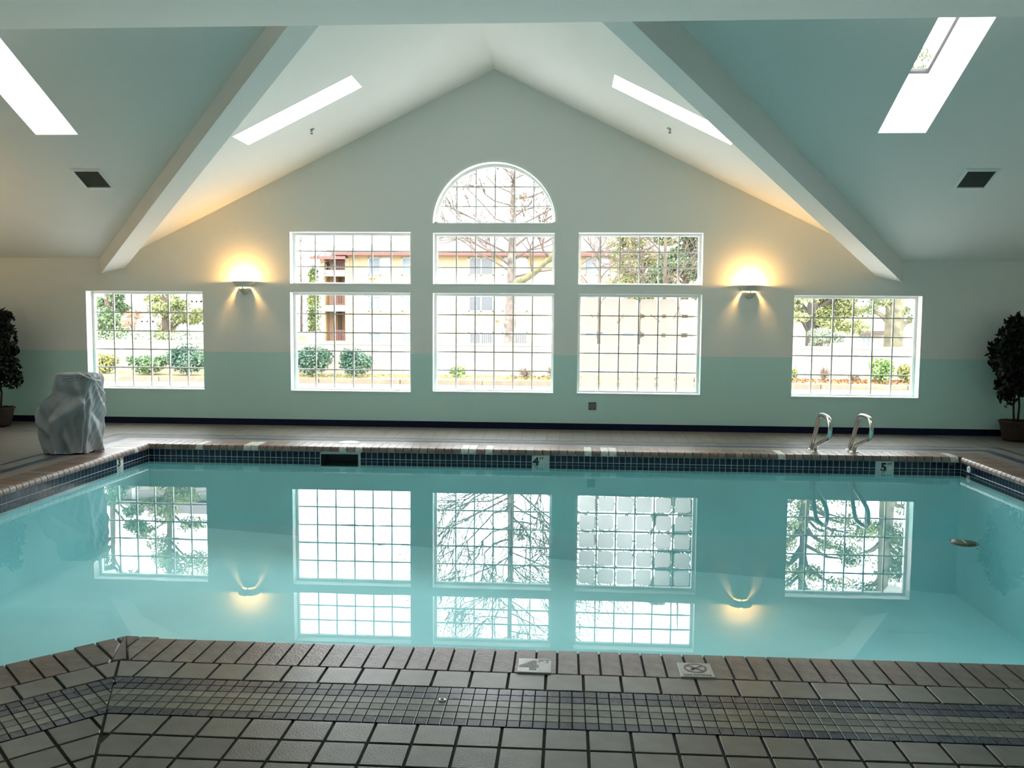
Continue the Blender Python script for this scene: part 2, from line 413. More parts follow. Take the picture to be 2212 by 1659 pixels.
# ------------------------------------------------------------------ windows
WLABEL = ['square-grid window beside the covered pool lift', 'lower window of the column nearest the lift', 'upper window of the column nearest the lift',
          'lower window under the arch', 'upper window directly under the arch', 'half-round arch window with square grid',
          'lower window with frosted squares on every pane', 'upper window above the frosted panes', 'square-grid window behind the ladder rails']
FY0, FY1, GY = D+.15, D+.205, D+.18
def window(i, w):
    if w[0] == 'arch': return arch_window(i, *w[1:])
    x0, x1, z0, z1, nc, nr = w
    t = empty('window_%d' % (i+1), ((x0+x1)/2, D+.18, z0), kind='structure', label=WLABEL[i])
    O = t.location; fb = .035; mw = .0085
    def bx(mb, xa, xb, ya, yb, za, zb): mb.box((xa-O.x, ya-O.y, za-O.z), (xb-O.x, yb-O.y, zb-O.z))
    mb = MB()
    bx(mb, x0, x0+fb, FY0, FY1, z0, z1); bx(mb, x1-fb, x1, FY0, FY1, z0, z1)
    bx(mb, x0+fb, x1-fb, FY0, FY1, z0, z0+fb); bx(mb, x0+fb, x1-fb, FY0, FY1, z1-fb, z1)
    mb.build('frame', WHITE, t)
    mb = MB(); bx(mb, x0+.001, x1-.001, D-.006, FY0, z0, z0+.012); mb.build('sill', WHITE, t)
    gx = [x0+fb+(x1-x0-2*fb)*k/nc for k in range(nc+1)]; gz = [z0+fb+(z1-z0-2*fb)*k/nr for k in range(nr+1)]
    for k in range(1, nc):
        mb = MB(); bx(mb, gx[k]-mw, gx[k]+mw, GY-.012, GY+.012, gz[0], gz[-1]); mb.build('muntin', MUNT, t)
    for k in range(1, nr):
        mb = MB(); bx(mb, gx[0], gx[-1], GY-.010, GY+.010, gz[k]-mw, gz[k]+mw); mb.build('muntin', MUNT, t)
    dx = gx[1]-gx[0]; dz = gz[1]-gz[0]
    pm = MB().quad((0, 0, 0), (dx, 0, 0), (dx, 0, dz), (0, 0, dz)); me = None; fm = None
    for r in range(nr):
        for c in range(nc):
            if me is None: o = pm.build('pane', GLASS, t); me = o.data
            else: o = link('pane', me, None, t)
            o.location = (gx[c]-O.x, 0, gz[r]-O.z)
            if i == 6:
                g = .0145+.004*((r*7+c*3) % 3)
                if fm is None:
                    pts = []; rr = .034; e = .0235
                    for (qx, qz, a0) in ((dx-e-rr, dz-e-rr, 0), (e+rr, dz-e-rr, 90), (e+rr, e+rr, 180), (dx-e-rr, e+rr, 270)):
                        for a in (0, 30, 60, 90): pts.append((qx+rr*math.cos(math.radians(a0+a)), -.006, qz+rr*math.sin(math.radians(a0+a))))
                    fo = pydata('frosted_square', pts, [tuple(range(len(pts)))], FROST, t); fm = fo.data
                else: fo = link('frosted_square', fm, None, t)
                fo.location = (gx[c]-O.x+random.uniform(-.005, .005), 0, gz[r]-O.z+random.uniform(-.005, .005))
def arch_window(i, x0, x1, z0, z1):
    t = empty('window_%d' % (i+1), ((x0+x1)/2, D+.18, z0), kind='structure', label=WLABEL[i]); O = t.location; fb = .04; mw = .0085
    A = arch_pts(x0, x1, z0, z1); B = arch_pts(x0, x1, z0, z1, inset=fb, base=fb); mb = MB()
    for k in range(len(A)-1):
        a, b, c, e = A[k], A[k+1], B[k+1], B[k]
        for Y in (FY0, FY1): mb.quad(*[(p[0]-O.x, Y-O.y, p[1]-O.z) for p in (a, b, c, e)])
        mb.quad((c[0]-O.x, FY0-O.y, c[1]-O.z), (e[0]-O.x, FY0-O.y, e[1]-O.z), (e[0]-O.x, FY1-O.y, e[1]-O.z), (c[0]-O.x, FY1-O.y, c[1]-O.z))
    mb.box((x0-O.x, FY0-O.y, 0), (x1-O.x, FY1-O.y, fb))
    # slim casing bead round the opening
    mb.build('frame', WHITE, t)
    A2 = arch_pts(x0-.03, x1+.03, z0, z1+.03); mb = MB()
    for k in range(len(A)-1):
        a, b, c, e = A2[k], A2[k+1], A[k+1], A[k]
        mb.quad(*[(p[0]-O.x, D-.014-O.y, p[1]-O.z) for p in (a, b, c, e)])
        mb.quad(*[(p[0]-O.x, y-O.y, p[1]-O.z) for p, y in ((a, D-.014), (b, D-.014), (b, D), (a, D))])
        mb.quad(*[(p[0]-O.x, y-O.y, p[1]-O.z) for p, y in ((e, D-.014), (c, D-.014), (c, D), (e, D))])
    mb.build('casing', WHITE, t)
    mb = MB(); mb.box((x0+.001-O.x, D-.006-O.y, 0), (x1-.001-O.x, FY0-O.y, .012)); mb.build('sill', WHITE, t)
    nc = 6; gx = [x0+fb+(x1-x0-2*fb)*k/nc for k in range(nc+1)]; st = .256; gz = [z0+fb, z0+.245, z0+.245+st, z0+.245+2*st]
    cx = (x0+x1)/2; a = (x1-x0)/2-fb; b = z1-z0-fb
    zt = lambda x: z0+fb+(b-fb)*math.sqrt(max(0, 1-((x-cx)/a)**2)); xt = lambda z: a*math.sqrt(max(0, 1-((z-z0-fb)/(b-fb))**2))
    for k in range(1, nc):
        mb = MB(); mb.box((gx[k]-mw-O.x, -.012, gz[0]-O.z), (gx[k]+mw-O.x, .012, zt(gx[k])-O.z)); mb.build('muntin', MUNT, t)
    for z in gz[1:3]:
        mb = MB(); mb.box((cx-xt(z)-O.x, -.010, z-mw-O.z), (cx+xt(z)-O.x, .010, z+mw-O.z)); mb.build('muntin', MUNT, t)
    gz[3] = z1
    for r in range(3):
        for c in range(nc):
            poly = [(p[0], p[1]) for p in B]
            for (nx, nz, cc) in ((-1, 0, -gx[c]), (1, 0, gx[c+1]), (0, -1, -gz[r]), (0, 1, gz[r+1])):
                poly = clip(poly, nx, nz, cc) if poly else poly
            if len(poly) > 2 and abs(area2(poly)) > 1e-4:
                pydata('pane', [(p[0]-O.x, 0, p[1]-O.z) for p in poly], [tuple(range(len(poly)))], GLASS, t)
for i, w in enumerate(WIN):
    window(i, w)
    if w[0] == 'arch': portal(((w[1]+w[2])/2, D+.26, (w[3]+w[4])/2), (-math.pi/2, 0, 0), w[2]-w[1], w[4]-w[3])
    else: portal(((w[0]+w[1])/2, D+.26, (w[2]+w[3])/2), (-math.pi/2, 0, 0), w[1]-w[0], w[3]-w[2])
# ------------------------------------------------------------------ baseboards
MB().box((XL, D-.014, FZ-.03), (XR, D, FZ+.083)).build('baseboard_far', NAVY, kind='structure', label='navy baseboard along the far wall')
MB().box((XL, YB, -.01), (XL+.014, D, .09)).build('baseboard_left', NAVY, kind='structure', label='navy baseboard along the left wall')
MB().box((XR-.014, YB, -.01), (XR, D, .09)).build('baseboard_right', NAVY, kind='structure', label='navy baseboard along the right wall')

# ================================================================== FLOOR
V1, V2, V3 = .27, .445, .78       # coping, border tile row, mosaic band (distance from the pool edge)
NX1, NV, NU = 3.12, 1.575, 1.7     # extent of the individually laid near deck
T22 = math.tan(math.radians(22.5))
TH = Vector((-S2, -S2)); TN = Vector((S2, -S2))       # along / away from the 45-degree pool edge
def chp(u, v): return (CX+TH.x*u+TN.x*v, CY+TH.y*u+TN.y*v)
CHX = PXL; CHY = CY-(CX-PXL)
def floor():
    mb = MB()
    def flat(poly, zf=lambda x, y: -.003):
        pts, tris = tess(poly); mb.add([(p.x, p.y, zf(p.x, p.y)) for p in pts], list(tris))
    zfar = lambda x, y: max(0, (y-PF-V3)/(D-PF-V3))*(FZ+.003)-.003
    flat([(XL, PF), (XR, PF), (XR, PF+V3), (XL, PF+V3)]); flat([(XL, PF+V3), (XR, PF+V3), (XR, D), (XL, D)], zfar)
    flat([(XL, YB), (PXL, YB), (PXL, PF), (XL, PF)]); flat([(PXR, YB), (XR, YB), (XR, PF), (PXR, PF)])
    flat([(NX1, PN), (PXR, PN), (PXR, YB), (PXL, YB), (CHX, CHY), chp(NU, 0), chp(NU, NV), (CX+NV*T22, PN-NV), (NX1, PN-NV)])
    n0 = len(mb.f); mb.cur = 1
    b = [(NX1, PN-.02), (NX1, PN-NV), (CX+NV*T22, PN-NV), chp(NU, NV), chp(NU, .02), (CX, CY-.02)]
    flat(b, lambda x, y: -.007)
    o = mb.build('floor', mats=[FLOORT, GROUT], kind='structure', label='tiled pool deck')
    return o
FLOOR = floor()

def near_deck():
    tid = 0
    # border row and large tiles, both runs; pieces are clipped at the mitre
    Tp = .159; J = .0115
    rows = [(V1, V2-.001)] + [(V3+Tp*k, V3+Tp*(k+1)) for k in range(5)]
    share = {}
    def put(name, poly, mats, e=.002, parent=FLOOR):
        mb = MB(); cx = sum(p[0] for p in poly)/len(poly); cy = sum(p[1] for p in poly)/len(poly)
        slab(mb, [(p[0]-cx, p[1]-cy) for p in poly], -.012, 0.0, e)
        o = mb.build(name, random.choice(mats), parent); o.location = (cx, cy, random.uniform(-.0006, .0004)); return o
    x_start = -.0616
    meshes = {}
    for ri, (va, vb) in enumerate(rows):
        ox = -.0685 if ri == 0 else x_start
        k0 = -14; k1 = 21
        for k in range(k0, k1):
            x0, x1 = ox+k*Tp+J/2, ox+(k+1)*Tp-J/2; y0, y1 = PN-vb+J/2, PN-va-J/2
            if x1 > NX1: continue
            poly = [(x0, y0), (x1, y0), (x1, y1), (x0, y1)]
            q = clip(poly, -1, -T22, -(CX+T22*PN)-J*.55)       # x + T22*y >= CX + T22*PN
            if len(q) < 3 or abs(area2(q)) < .0012: continue
            full = len(q) == 4 and abs(abs(area2(q))-abs(area2(poly))) < 1e-7
            if full and ri > 0:
                key = random.randrange(4)
                if key not in meshes: o = put('tile', q, [TILES[key]]); meshes[key] = o.data
                else:
                    o = link('tile', meshes[key], None, FLOOR); o.location = ((x0+x1)/2, (y0+y1)/2, random.uniform(-.0006, .0004))
            else: put('tile', q, TILES)
        k1c = 12
        for k in range(-1, k1c):
            u0, u1 = .06+k*Tp+J/2, .06+(k+1)*Tp-J/2; v0, v1 = va+J/2, vb-J/2
            if u1 > NU or u1 < 0: continue
            poly = [(u0, v0), (u1, v0), (u1, v1), (u0, v1)]
            q = clip(poly, -1, T22, -J*.55)                    # u >= T22*v
            if len(q) < 3 or abs(area2(q)) < .0012: continue
            put('tile', [chp(*p) for p in q], TILES)
    # mosaic: six courses
    mw, mh, j = .0498, (V3-V2)/6, .0038
    kinds = [MOSN, MOSN, MOSL, MOSM, MOSL, MOSN]
    cand = []
    for r in range(6):
        va, vb = V2+r*mh, V2+(r+1)*mh
        for k in range(-46, 64):
            x0, x1 = -.058+k*mw+j/2, -.058+(k+1)*mw-j/2
            if x1 > NX1: continue
            poly = [(x0, PN-vb+j/2), (x1, PN-vb+j/2), (x1, PN-va-j/2), (x0, PN-va-j/2)]
            q = clip(poly, -1, -T22, -(CX+T22*PN)-j*.6)
            if len(q) < 3 or abs(area2(q)) < 4e-4: continue
            cand.append((r, q, len(q) == 4 and abs(abs(area2(q))-abs(area2(poly))) < 1e-8))
        for k in range(-1, 34):
            u0, u1 = k*mw+j/2, (k+1)*mw-j/2
            if u1 > NU: continue
            poly = [(u0, va+j/2), (u1, va+j/2), (u1, vb-j/2), (u0, vb-j/2)]
            q = clip(poly, -1, T22, -j*.6)
            if len(q) < 3 or abs(area2(q)) < 4e-4: continue
            cand.append((r, [chp(*p) for p in q], False))
    def score(c):
        cx = sum(p[0] for p in c[1])/len(c[1]); cy = sum(p[1] for p in c[1])/len(c[1])
        d = Vector((cx, cy, -CH)); z = d.dot(FW); px = IW/2+FPX*d.dot(RT)/z
        return (0 if -20 < px < IW+20 else 1000)+cy
    cand.sort(key=score)
    mm = {}
    for c in cand[:290]:
        r, q, full = c
        if full:
            key = (r, random.randrange(len(kinds[r]))); cx = (q[0][0]+q[2][0])/2; cy = (q[0][1]+q[2][1])/2
            if key not in mm: o = put('mosaic_tile', q, [kinds[r][key[1]]], .0012); mm[key] = o.data
            else: o = link('mosaic_tile', mm[key], None, FLOOR); o.location = (cx, cy, random.uniform(-.0005, .0003))
        else: put('mosaic_tile', q, kinds[r], .0012)
    mb = MB(); allm = []
    for r in range(6):
        for m in kinds[r]:
            if m not in allm: allm.append(m)
    for r, q, full in cand[290:]:
        mb.cur = allm.index(random.choice(kinds[r])); slab(mb, q, -.012, random.uniform(-.0006, .0003), .0012)
    mb.build('mosaic_tile_field', mats=allm, parent=FLOOR, kind='stuff')
near_deck()

# border bands round the rest of the pool (too foreshortened to lay tile by tile)
def bands():
    for (va, vb, m, nm) in ((V1+.005, V2, FLOORT, 'border_row'), (V2, V2+.112, BANDN, 'navy_band'), (V2+.112, V3-.056, BANDM, 'mosaic_band'), (V3-.056, V3, BANDN, 'navy_band')):
        mb = MB(); z = -.001
        mb.quad((PXL-vb, PF+vb, z), (PXL-va, PF+va, z), (PXR+va, PF+va, z), (PXR+vb, PF+vb, z))
        mb.quad((PXL-vb, PF+vb, z), (PXL-vb, 1.0, z), (PXL-va, 1.0, z), (PXL-va, PF+va, z))
        mb.quad((PXR+va, PF+va, z), (PXR+va, 2.0, z), (PXR+vb, 2.0, z), (PXR+vb, PF+vb, z))
        mb.build(nm, m, FLOOR)
bands()

# ================================================================== POOL
SKIM = (-2.835, -2.392); SKZ = (-.088, -.24)       # skimmer mouth on the far pool wall
POOL = [(PXL, PF), (PXR, PF), (PXR, PN), (CX, CY), (CHX, CHY)]
def basin():
    depth = lambda x, y: -(.95+.62*min(1, max(0, (x-PXL)/(PXR-PXL))))
    mb = MB(); n = len(POOL); e = .035
    for i in range(n):
        a, b = POOL[i], POOL[(i+1) % n]
        if i == 0:                      # far wall, with the skimmer mouth left open
            s0, s1 = SKIM; zt, zb = SKZ
            for xa, xb, za, zb_ in ((a[0], s0, -.05, zb), (s1, b[0], -.05, zb), (s0, s1, -.05, zt)): mb.quad((xa, PF, za), (xb, PF, za), (xb, PF, zb_), (xa, PF, zb_))
            mb.quad((*a[:1], PF, zb), (b[0], PF, zb), (*b, depth(*b)), (*a, depth(*a))); continue
        mb.quad((*a, -.05), (*b, -.05), (*b, depth(*b)), (*a, depth(*a)))
    pts, tris = tess(POOL); mb.add([(p.x, p.y, depth(p.x, p.y)) for p in pts], list(tris))
    return mb.build('pool_basin', PLASTER, kind='structure', label='pale teal plaster pool basin')
BASIN = basin()
def water():
    e = .0
    pts, tris = tess(POOL)
    pydata('pool_water', [(p.x, p.y, WATER) for p in pts], list(tris), WATERM, kind='stuff', label='still teal pool water mirroring the windows', cat='water')
water()

PROF = [(-.022, -.062), (-.028, -.045), (-.026, -.030), (-.018, -.014), (-.006, -.004), (.010, 0.0), (V1-.004, 0.0), (V1, -.003), (V1, -.02)]
def brick_mesh(name, fu0, fu1, fp):
    """coping unit: profile (v away from the pool, z) swept between the end lines u0(v), u1(v); fp maps (u, v) to plan"""
    vs = []; n = len(PROF)
    for fu in (fu0, fu1):
        for (v, z) in PROF: vs.append((*fp(fu(v), v), z))
    f = [(i, i+1, n+i+1, n+i) for i in range(n-1)] + [tuple(range(n)), tuple(range(2*n-1, n-1, -1)), (0, n, 2*n-1, n-1)]
    return vs, f
def coping():
    w = .0946; j = .0105
    fp = lambda u, v: (u, -v)
    protos = []
    for m in COPES+[COPEW]:
        v, f = brick_mesh('coping_brick', lambda v: -w/2+j/2, lambda v: w/2-j/2, fp)
        me = bpy.data.meshes.new('coping_brick'); me.from_pydata(v, [], f); me.materials.append(m); protos.append(me)
        bm = bmesh.new(); bm.from_mesh(me); bmesh.ops.recalc_face_normals(bm, faces=bm.faces); bm.to_mesh(me); bm.free()
    def put(x, y, rz, bleach=False):
        me = protos[-1] if bleach else random.choice(protos[:-1])
        o = link('coping_brick', me, None, BASIN); o.location = (x, y, random.uniform(-.0008, .0004)); o.rotation_euler = (0, 0, rz)
    def cut(poly):
        if len(poly) < 3 or abs(area2(poly)) < 4e-4: return
        mb = MB(); slab(mb, poly, -.06, random.uniform(-.0008, .0004), .006); mb.build('coping_brick', random.choice(COPES), BASIN)
    tw = T22+.14; x = -.1165
    for k in range(math.floor((CX-x)/w)-1, 48):
        a, b = x+k*w, x+(k+1)*w
        if b > PXR: break
        if a >= CX+V1*tw: put((a+b)/2, PN, 0); continue
        # cut by the mitre wedge: (x-CX) >= (PN-y)*tw
        cut(clip([(a+j/2, PN-V1), (b-j/2, PN-V1), (b-j/2, PN+.024), (a+j/2, PN+.024)], -1, -tw, -(CX+tw*PN)-j/2))
    for k in range(0, 42):
        a, b = k*w-.06, (k+1)*w-.06
        if b > 3.9: break
        if a >= V1*tw:
            p = chp((a+b)/2, 0); put(p[0], p[1], math.radians(45)); continue
        cut([chp(*q) for q in clip([(a+j/2, -.024), (b-j/2, -.024), (b-j/2, V1), (a+j/2, V1)], -1, tw, -j/2)])
    # the wedge between the two runs
    dv = Vector((math.sin(math.radians(22.5)), -math.cos(math.radians(22.5)))); sv = Vector((-dv.y, dv.x)); ap = Vector((CX, CY)); hv = V1/math.cos(math.radians(22.5))
    cut([tuple(ap-dv*.024-sv*.003), tuple(ap+dv*hv-sv*.028), tuple(ap+dv*hv+sv*.028), tuple(ap-dv*.024+sv*.003)])
    # far, left and right runs
    nb = int((PXR-PXL)/w); bl = {12, 13, 24, 39, 40, 54, 56, 57, 77, 6}
    for k in range(nb): put(PXL+w*(k+.5)+.01, PF, math.pi, k in bl or random.random() < .03)
    for k in range(34): put(PXL, PF-w*(k+.5)-.0, -math.pi/2 if False else math.pi*1.5, random.random() < .06)
    for k in range(26): put(PXR, PF-w*(k+.5), math.pi/2, random.random() < .06)
    mb = MB()
    for (x0, y0, x1, y1) in ((PXL-V1, 1.2, PXL+.02, PF-34*w), (PXR-.02, PN-.3, PXR+V1, PF-26*w)): mb.box((x0, y0, -.06), (x1, y1, 0))
    mb.build('coping_run', COPES[0], BASIN, kind='stuff')
    bed = MB()
    for q in (((PXL-V1, PF-.004, -.06), (PXR+V1, PF+V1, -.014)), ((PXL-V1, 1.2, -.06), (PXL+.004, PF, -.014)), ((PXR-.004, PN, -.06), (PXR+V1, PF, -.014)), ((CX+.2, PN-V1+.01, -.06), (PXR, PN+.004, -.014))): bed.box(*q)
    bed.build('coping_bed', mat('coping_grout', (.16, .145, .125), .9, .2, 40), BASIN)
    # corner blocks
    mb = MB()
    for sx, x in ((-1, PXL), (1, PXR)):
        mb.add([(x-sx*.022, PF-.022, -.06), (x+sx*V1, PF-.0, -.06), (x+sx*V1, PF+V1, -.06), (x, PF+V1, -.06), (x-sx*.022, PF-.022, -.001), (x+sx*V1, PF, -.001), (x+sx*V1, PF+V1, -.001), (x, PF+V1, -.001)],
               [(0,1,2,3), (4,5,6,7), (0,1,5,4), (1,2,6,5), (2,3,7,6), (3,0,4,7)])
    mb.build('coping_corner', COPES[1], BASIN, kind='stuff')
coping()

MARK = dict(far=[(-.302, '4'), (3.596, '5')])
def waterline():
    pw, ph, j = (PXR-PXL-.012)/140,   .078, .0056; zt = -.066; th = .0022
    g = MB()
    g.box((PXL, PF-.004, -.24), (SKIM[0], PF+.02, -.05)); g.box((SKIM[1], PF-.004, -.24), (PXR, PF+.02, -.05)); g.box((SKIM[0], PF-.004, SKZ[0]), (SKIM[1], PF+.02, -.05)); g.box((PXL-.02, CHY, -.24), (PXL+.004, PF, -.05)); g.box((PXR-.004, PN, -.24), (PXR+.02, PF, -.05))
    g.box((CX, PN-.02, -.24), (PXR, PN+.004, -.05))
    g.build('waterline_grout', WGROUT, BASIN)
    mb = MB().bbox((-pw/2+j/2, -th, -ph+j), (pw/2-j/2, .002, 0), .0008)
    protos = []
    for m in WTILE:
        me = bpy.data.meshes.new('waterline_tile'); me.from_pydata(mb.v, [], mb.f); me.materials.append(m); protos.append(me)
    rest = MB(); RT_ = {'far': (0, 0), }
    def place(x, y, z, rz, part):
        if part:
            o = link('waterline_tile', random.choice(protos), None, BASIN); o.location = (x, y, z); o.rotation_euler = (0, 0, rz)
        else:
            c, s = math.cos(rz), math.sin(rz); rest.cur = random.randrange(3)
            rest.add([(x+v[0]*c-v[1]*s, y+v[0]*s+v[1]*c, z+v[2]) for v in mb.v], mb.f)
    nf = 140
    for r in range(2):
        z = zt-r*ph
        for k in range(nf):
            x = PXL+.006+pw*(k+.5)
            if SKIM[0]-.03 < x < SKIM[1]+.03: continue
            if any(abs(x-m[0]) < .1 for m in MARK['far']): continue
            place(x, PF-.004, z, 0, r == 0)
        for k in range(110):
            y = PF-.008-pw*(k+.5)
            if y < 2.2: break
            if abs(y-9.395) < .085: continue
            place(PXL+.004, y, z, math.pi/2, k < 46 and r == 0)
        for k in range(90):
            y = PF-.008-pw*(k+.5)
            if y < PN: break
            place(PXR-.004, y, z, -math.pi/2, k < 30 and r == 0)
    rest.build('waterline_tile_field', mats=WTILE, parent=BASIN, kind='stuff')
waterline()
def skimmer():
    t = MB(); x0, x1 = SKIM; z0, z1 = -.24, -.088
    d = PF+.34; o = MB()            # open throat running back under the deck
    o.quad((x0, PF, z0), (x0, d, z0), (x0, d, z1), (x0, PF, z1)); o.quad((x1, PF, z0), (x1, d, z0), (x1, d, z1), (x1, PF, z1)); o.quad((x0, d, z0), (x1, d, z0), (x1, d, z1), (x0, d, z1))
    o.quad((x0, PF, z1), (x1, PF, z1), (x1, d, z1), (x0, d, z1)); o.quad((x0, PF, z0), (x1, PF, z0), (x1, d, z0), (x0, d, z0))
    o.build('skimmer_throat', mat('skimmer_plastic', (.10, .11, .12), .5), BASIN)
    f = MB(); f.box((x0-.006, PF-.014, z1), (x1+.006, PF-.003, z1+.007)); f.box((x0-.006, PF-.014, z0), (x0, PF-.003, z1)); f.box((x1, PF-.014, z0), (x1+.006, PF-.003, z1))
    f.build('skimmer_frame', WGROUT, BASIN)
    lid = empty('skimmer_lid', (-2.58, PF+.33, 0), label='white round skimmer lid set in the far deck', cat='lid')
    MB().lathe([(0, .007), (.095, .007), (.105, .004), (.108, .0015)], 32).build('cover', mat('lid_white', (.62, .62, .60), .5), lid, smooth=True)
    MB().lathe([(.112, .001), (.118, .004), (.126, .004), (.130, .0015)], 32).build('rim', mat('lid_rim', (.35, .35, .34), .5), lid, smooth=True)
skimmer()

MARKW = mat('marker_white', (.62, .63, .60), .25, .06, 30); INK = mat('marker_black', (.01, .01, .012), .4); INKG = mat('marker_grey', (.30, .30, .30), .5, .2, 90); REDR = mat('marker_red', (.20, .035, .025), .45)
def marker(loc, rz, num, label, tilt=True):
    t = empty('depth_marker', loc, rz, label=label, cat='marker', group=None)
    w, h = .138, .150
    MB().bbox((-w/2, -.008, -h), (w/2, .001, 0), .002).build('tile', MARKW, t)
    R = Matrix.Translation((0, -.0085, 0)) @ Matrix.Rotation(math.pi/2, 4, 'X')
    text_obj('numeral', num, .125, INK, t, Matrix.Translation((-.026, 0, -.068)) @ R, sx=1.05, bold=.006)
    text_obj('letters', 'FT', .046, INK, t, Matrix.Translation((.039, 0, -.034)) @ R, bold=.001)
marker((-.302, PF-.004, -.070), 0, '4', 'white tile marked 4 FT on the far pool wall')
marker((3.596, PF-.004, -.066), 0, '5', 'white tile marked 5 FT below the ladder rails')
marker((PXL+.004, 9.395, -.045), math.pi/2, '3', 'white tile marked 3 FT on the pool wall below the lift')
def deck_markers():
    R = Matrix.Translation((0, 0, .0062))
    t = empty('depth_marker', (-.121, 3.786, 0), math.radians(0), label='white deck tile marked 4 FT in the brick coping', cat='marker')
    mb = MB(); slab(mb, [(-.073, -.077), (.073, -.077), (.073, .077), (-.073, .077)], -.004, .006, .002); mb.build('tile', MARKW, t)
    text_obj('numeral', '4', .135, INKG, t, Matrix.Translation((-.022, -.006, 0)) @ R, .0004, sx=1.15, bold=.007)
    text_obj('letters', 'FT', .05, INKG, t, Matrix.Translation((.042, .046, 0)) @ R, .0004, sx=1.1, bold=.001)
    t = empty('no_diving_tile', (.581, 3.793, 0), 0, label='white deck tile with a red no diving symbol', cat='marker')
    mb = MB(); slab(mb, [(-.073, -.077), (.073, -.077), (.073, .077), (-.073, .077)], -.004, .006, .002); mb.build('tile', MARKW, t)
    c = Vector((0, .016)); mb = MB(); n = 40
    for i in range(n):
        a, b = 2*math.pi*i/n, 2*math.pi*(i+1)/n
        mb.quad(*[(c.x+r*math.cos(q), c.y+r*math.sin(q), .0068) for r, q in ((.050, a), (.050, b), (.041, b), (.041, a))])
    mb.build('ring', REDR, t)
    mb = MB(); k = .044*S2; w = .0035
    mb.quad((c.x-k-w, c.y+k-w, .0071), (c.x+k-w, c.y-k-w, .0071), (c.x+k+w, c.y-k+w, .0071), (c.x-k+w, c.y+k+w, .0071)); mb.build('slash', REDR, t)
    mb = MB()
    def stroke(pts, w):
        for p, q in zip(pts, pts[1:]):
            p, q = Vector(p), Vector(q); d = (q-p).normalized(); s = Vector((-d.y, d.x))*w
            mb.quad(*[(c.x+v.x, c.y+v.y, .0074) for v in (p-s, q-s, q+s, p+s)])
    stroke([(.030, .026), (.002, .002), (-.014, -.010)], .0035); stroke([(.002, .002), (-.022, -.012)], .0022); stroke([(-.004, -.004), (-.018, -.02)], .002)
    for i in range(10):
        a, b = 2*math.pi*i/10, 2*math.pi*(i+1)/10; mb.add([(c.x-.012, c.y-.004, .0075), (c.x-.012+.005*math.cos(a), c.y-.004+.005*math.sin(a), .0075), (c.x-.012+.005*math.cos(b), c.y-.004+.005*math.sin(b), .0075)], [(0, 1, 2)])
    stroke([(-.026, -.022), (-.018, -.018), (-.010, -.022), (-.002, -.018)], .0015)
    mb.build('diver', INK, t)
    text_obj('letters', 'NO DIVING', .0215, INK, t, Matrix.Translation((0, -.058, 0)) @ R, .0004, sx=1.05, bold=.0006)
    t = empty('deck_anchor', (-.477, 3.415, 0), label='tiny metal anchor socket set in the mosaic band', cat='anchor')
    MB().lathe([(0, .004), (.008, .004), (.011, .006), (.016, .004), (.017, 0)], 16).build('ring', STEEL, t, smooth=True)
    MB().lathe([(0, .0045), (.007, .0045)], 12).build('socket', DARK, t)
deck_markers()

def float_disc():
    t = empty('floating_disc', (3.03, 6.81, WATER), math.radians(-8), label='small dark green round float with a pale band on the pool water', cat='float')
    MB().lathe([(0, .012), (.06, .011), (.085, .006), (.092, -.002), (.085, -.012), (0, -.014)], 32).build('body', mat('float_green', (.018, .05, .025), .4, .4, 30), t, smooth=True)
    MB().add([(-.008, -.09, .004), (.008, -.09, .004), (.008, -.05, .0125), (-.008, -.05, .0125), (.008, .05, .0125), (-.008, .05, .0125), (.008, .09, .004), (-.008, .09, .004)], [(0,1,2,3), (3,2,4,5), (5,4,6,7)]).build('band', mat('float_band', (.30, .42, .28), .5), t)
    MB().lathe([(.095, -.002), (.102, .002), (.108, -.002)], 32).build('rim', mat('float_rim', (.05, .09, .06), .4), t, smooth=True)
float_disc()
def return_fitting():
    t = empty('return_fitting', (PXR-.012, 9.86, -.105), label='white round return fitting on the right pool wall', cat='fitting')
    mb = MB().lathe([(.012, .004), (.022, .012), (.034, .010), (.038, 0)], 20); mb.v = [(-v[2], v[0], v[1]) for v in mb.v]
    mb.build('flange', WHITE, t, smooth=True)
    mb = MB().lathe([(0, .003), (.012, .004)], 16); mb.v = [(-v[2], v[0], v[1]) for v in mb.v]; mb.build('jet', DARK, t)
return_fitting()

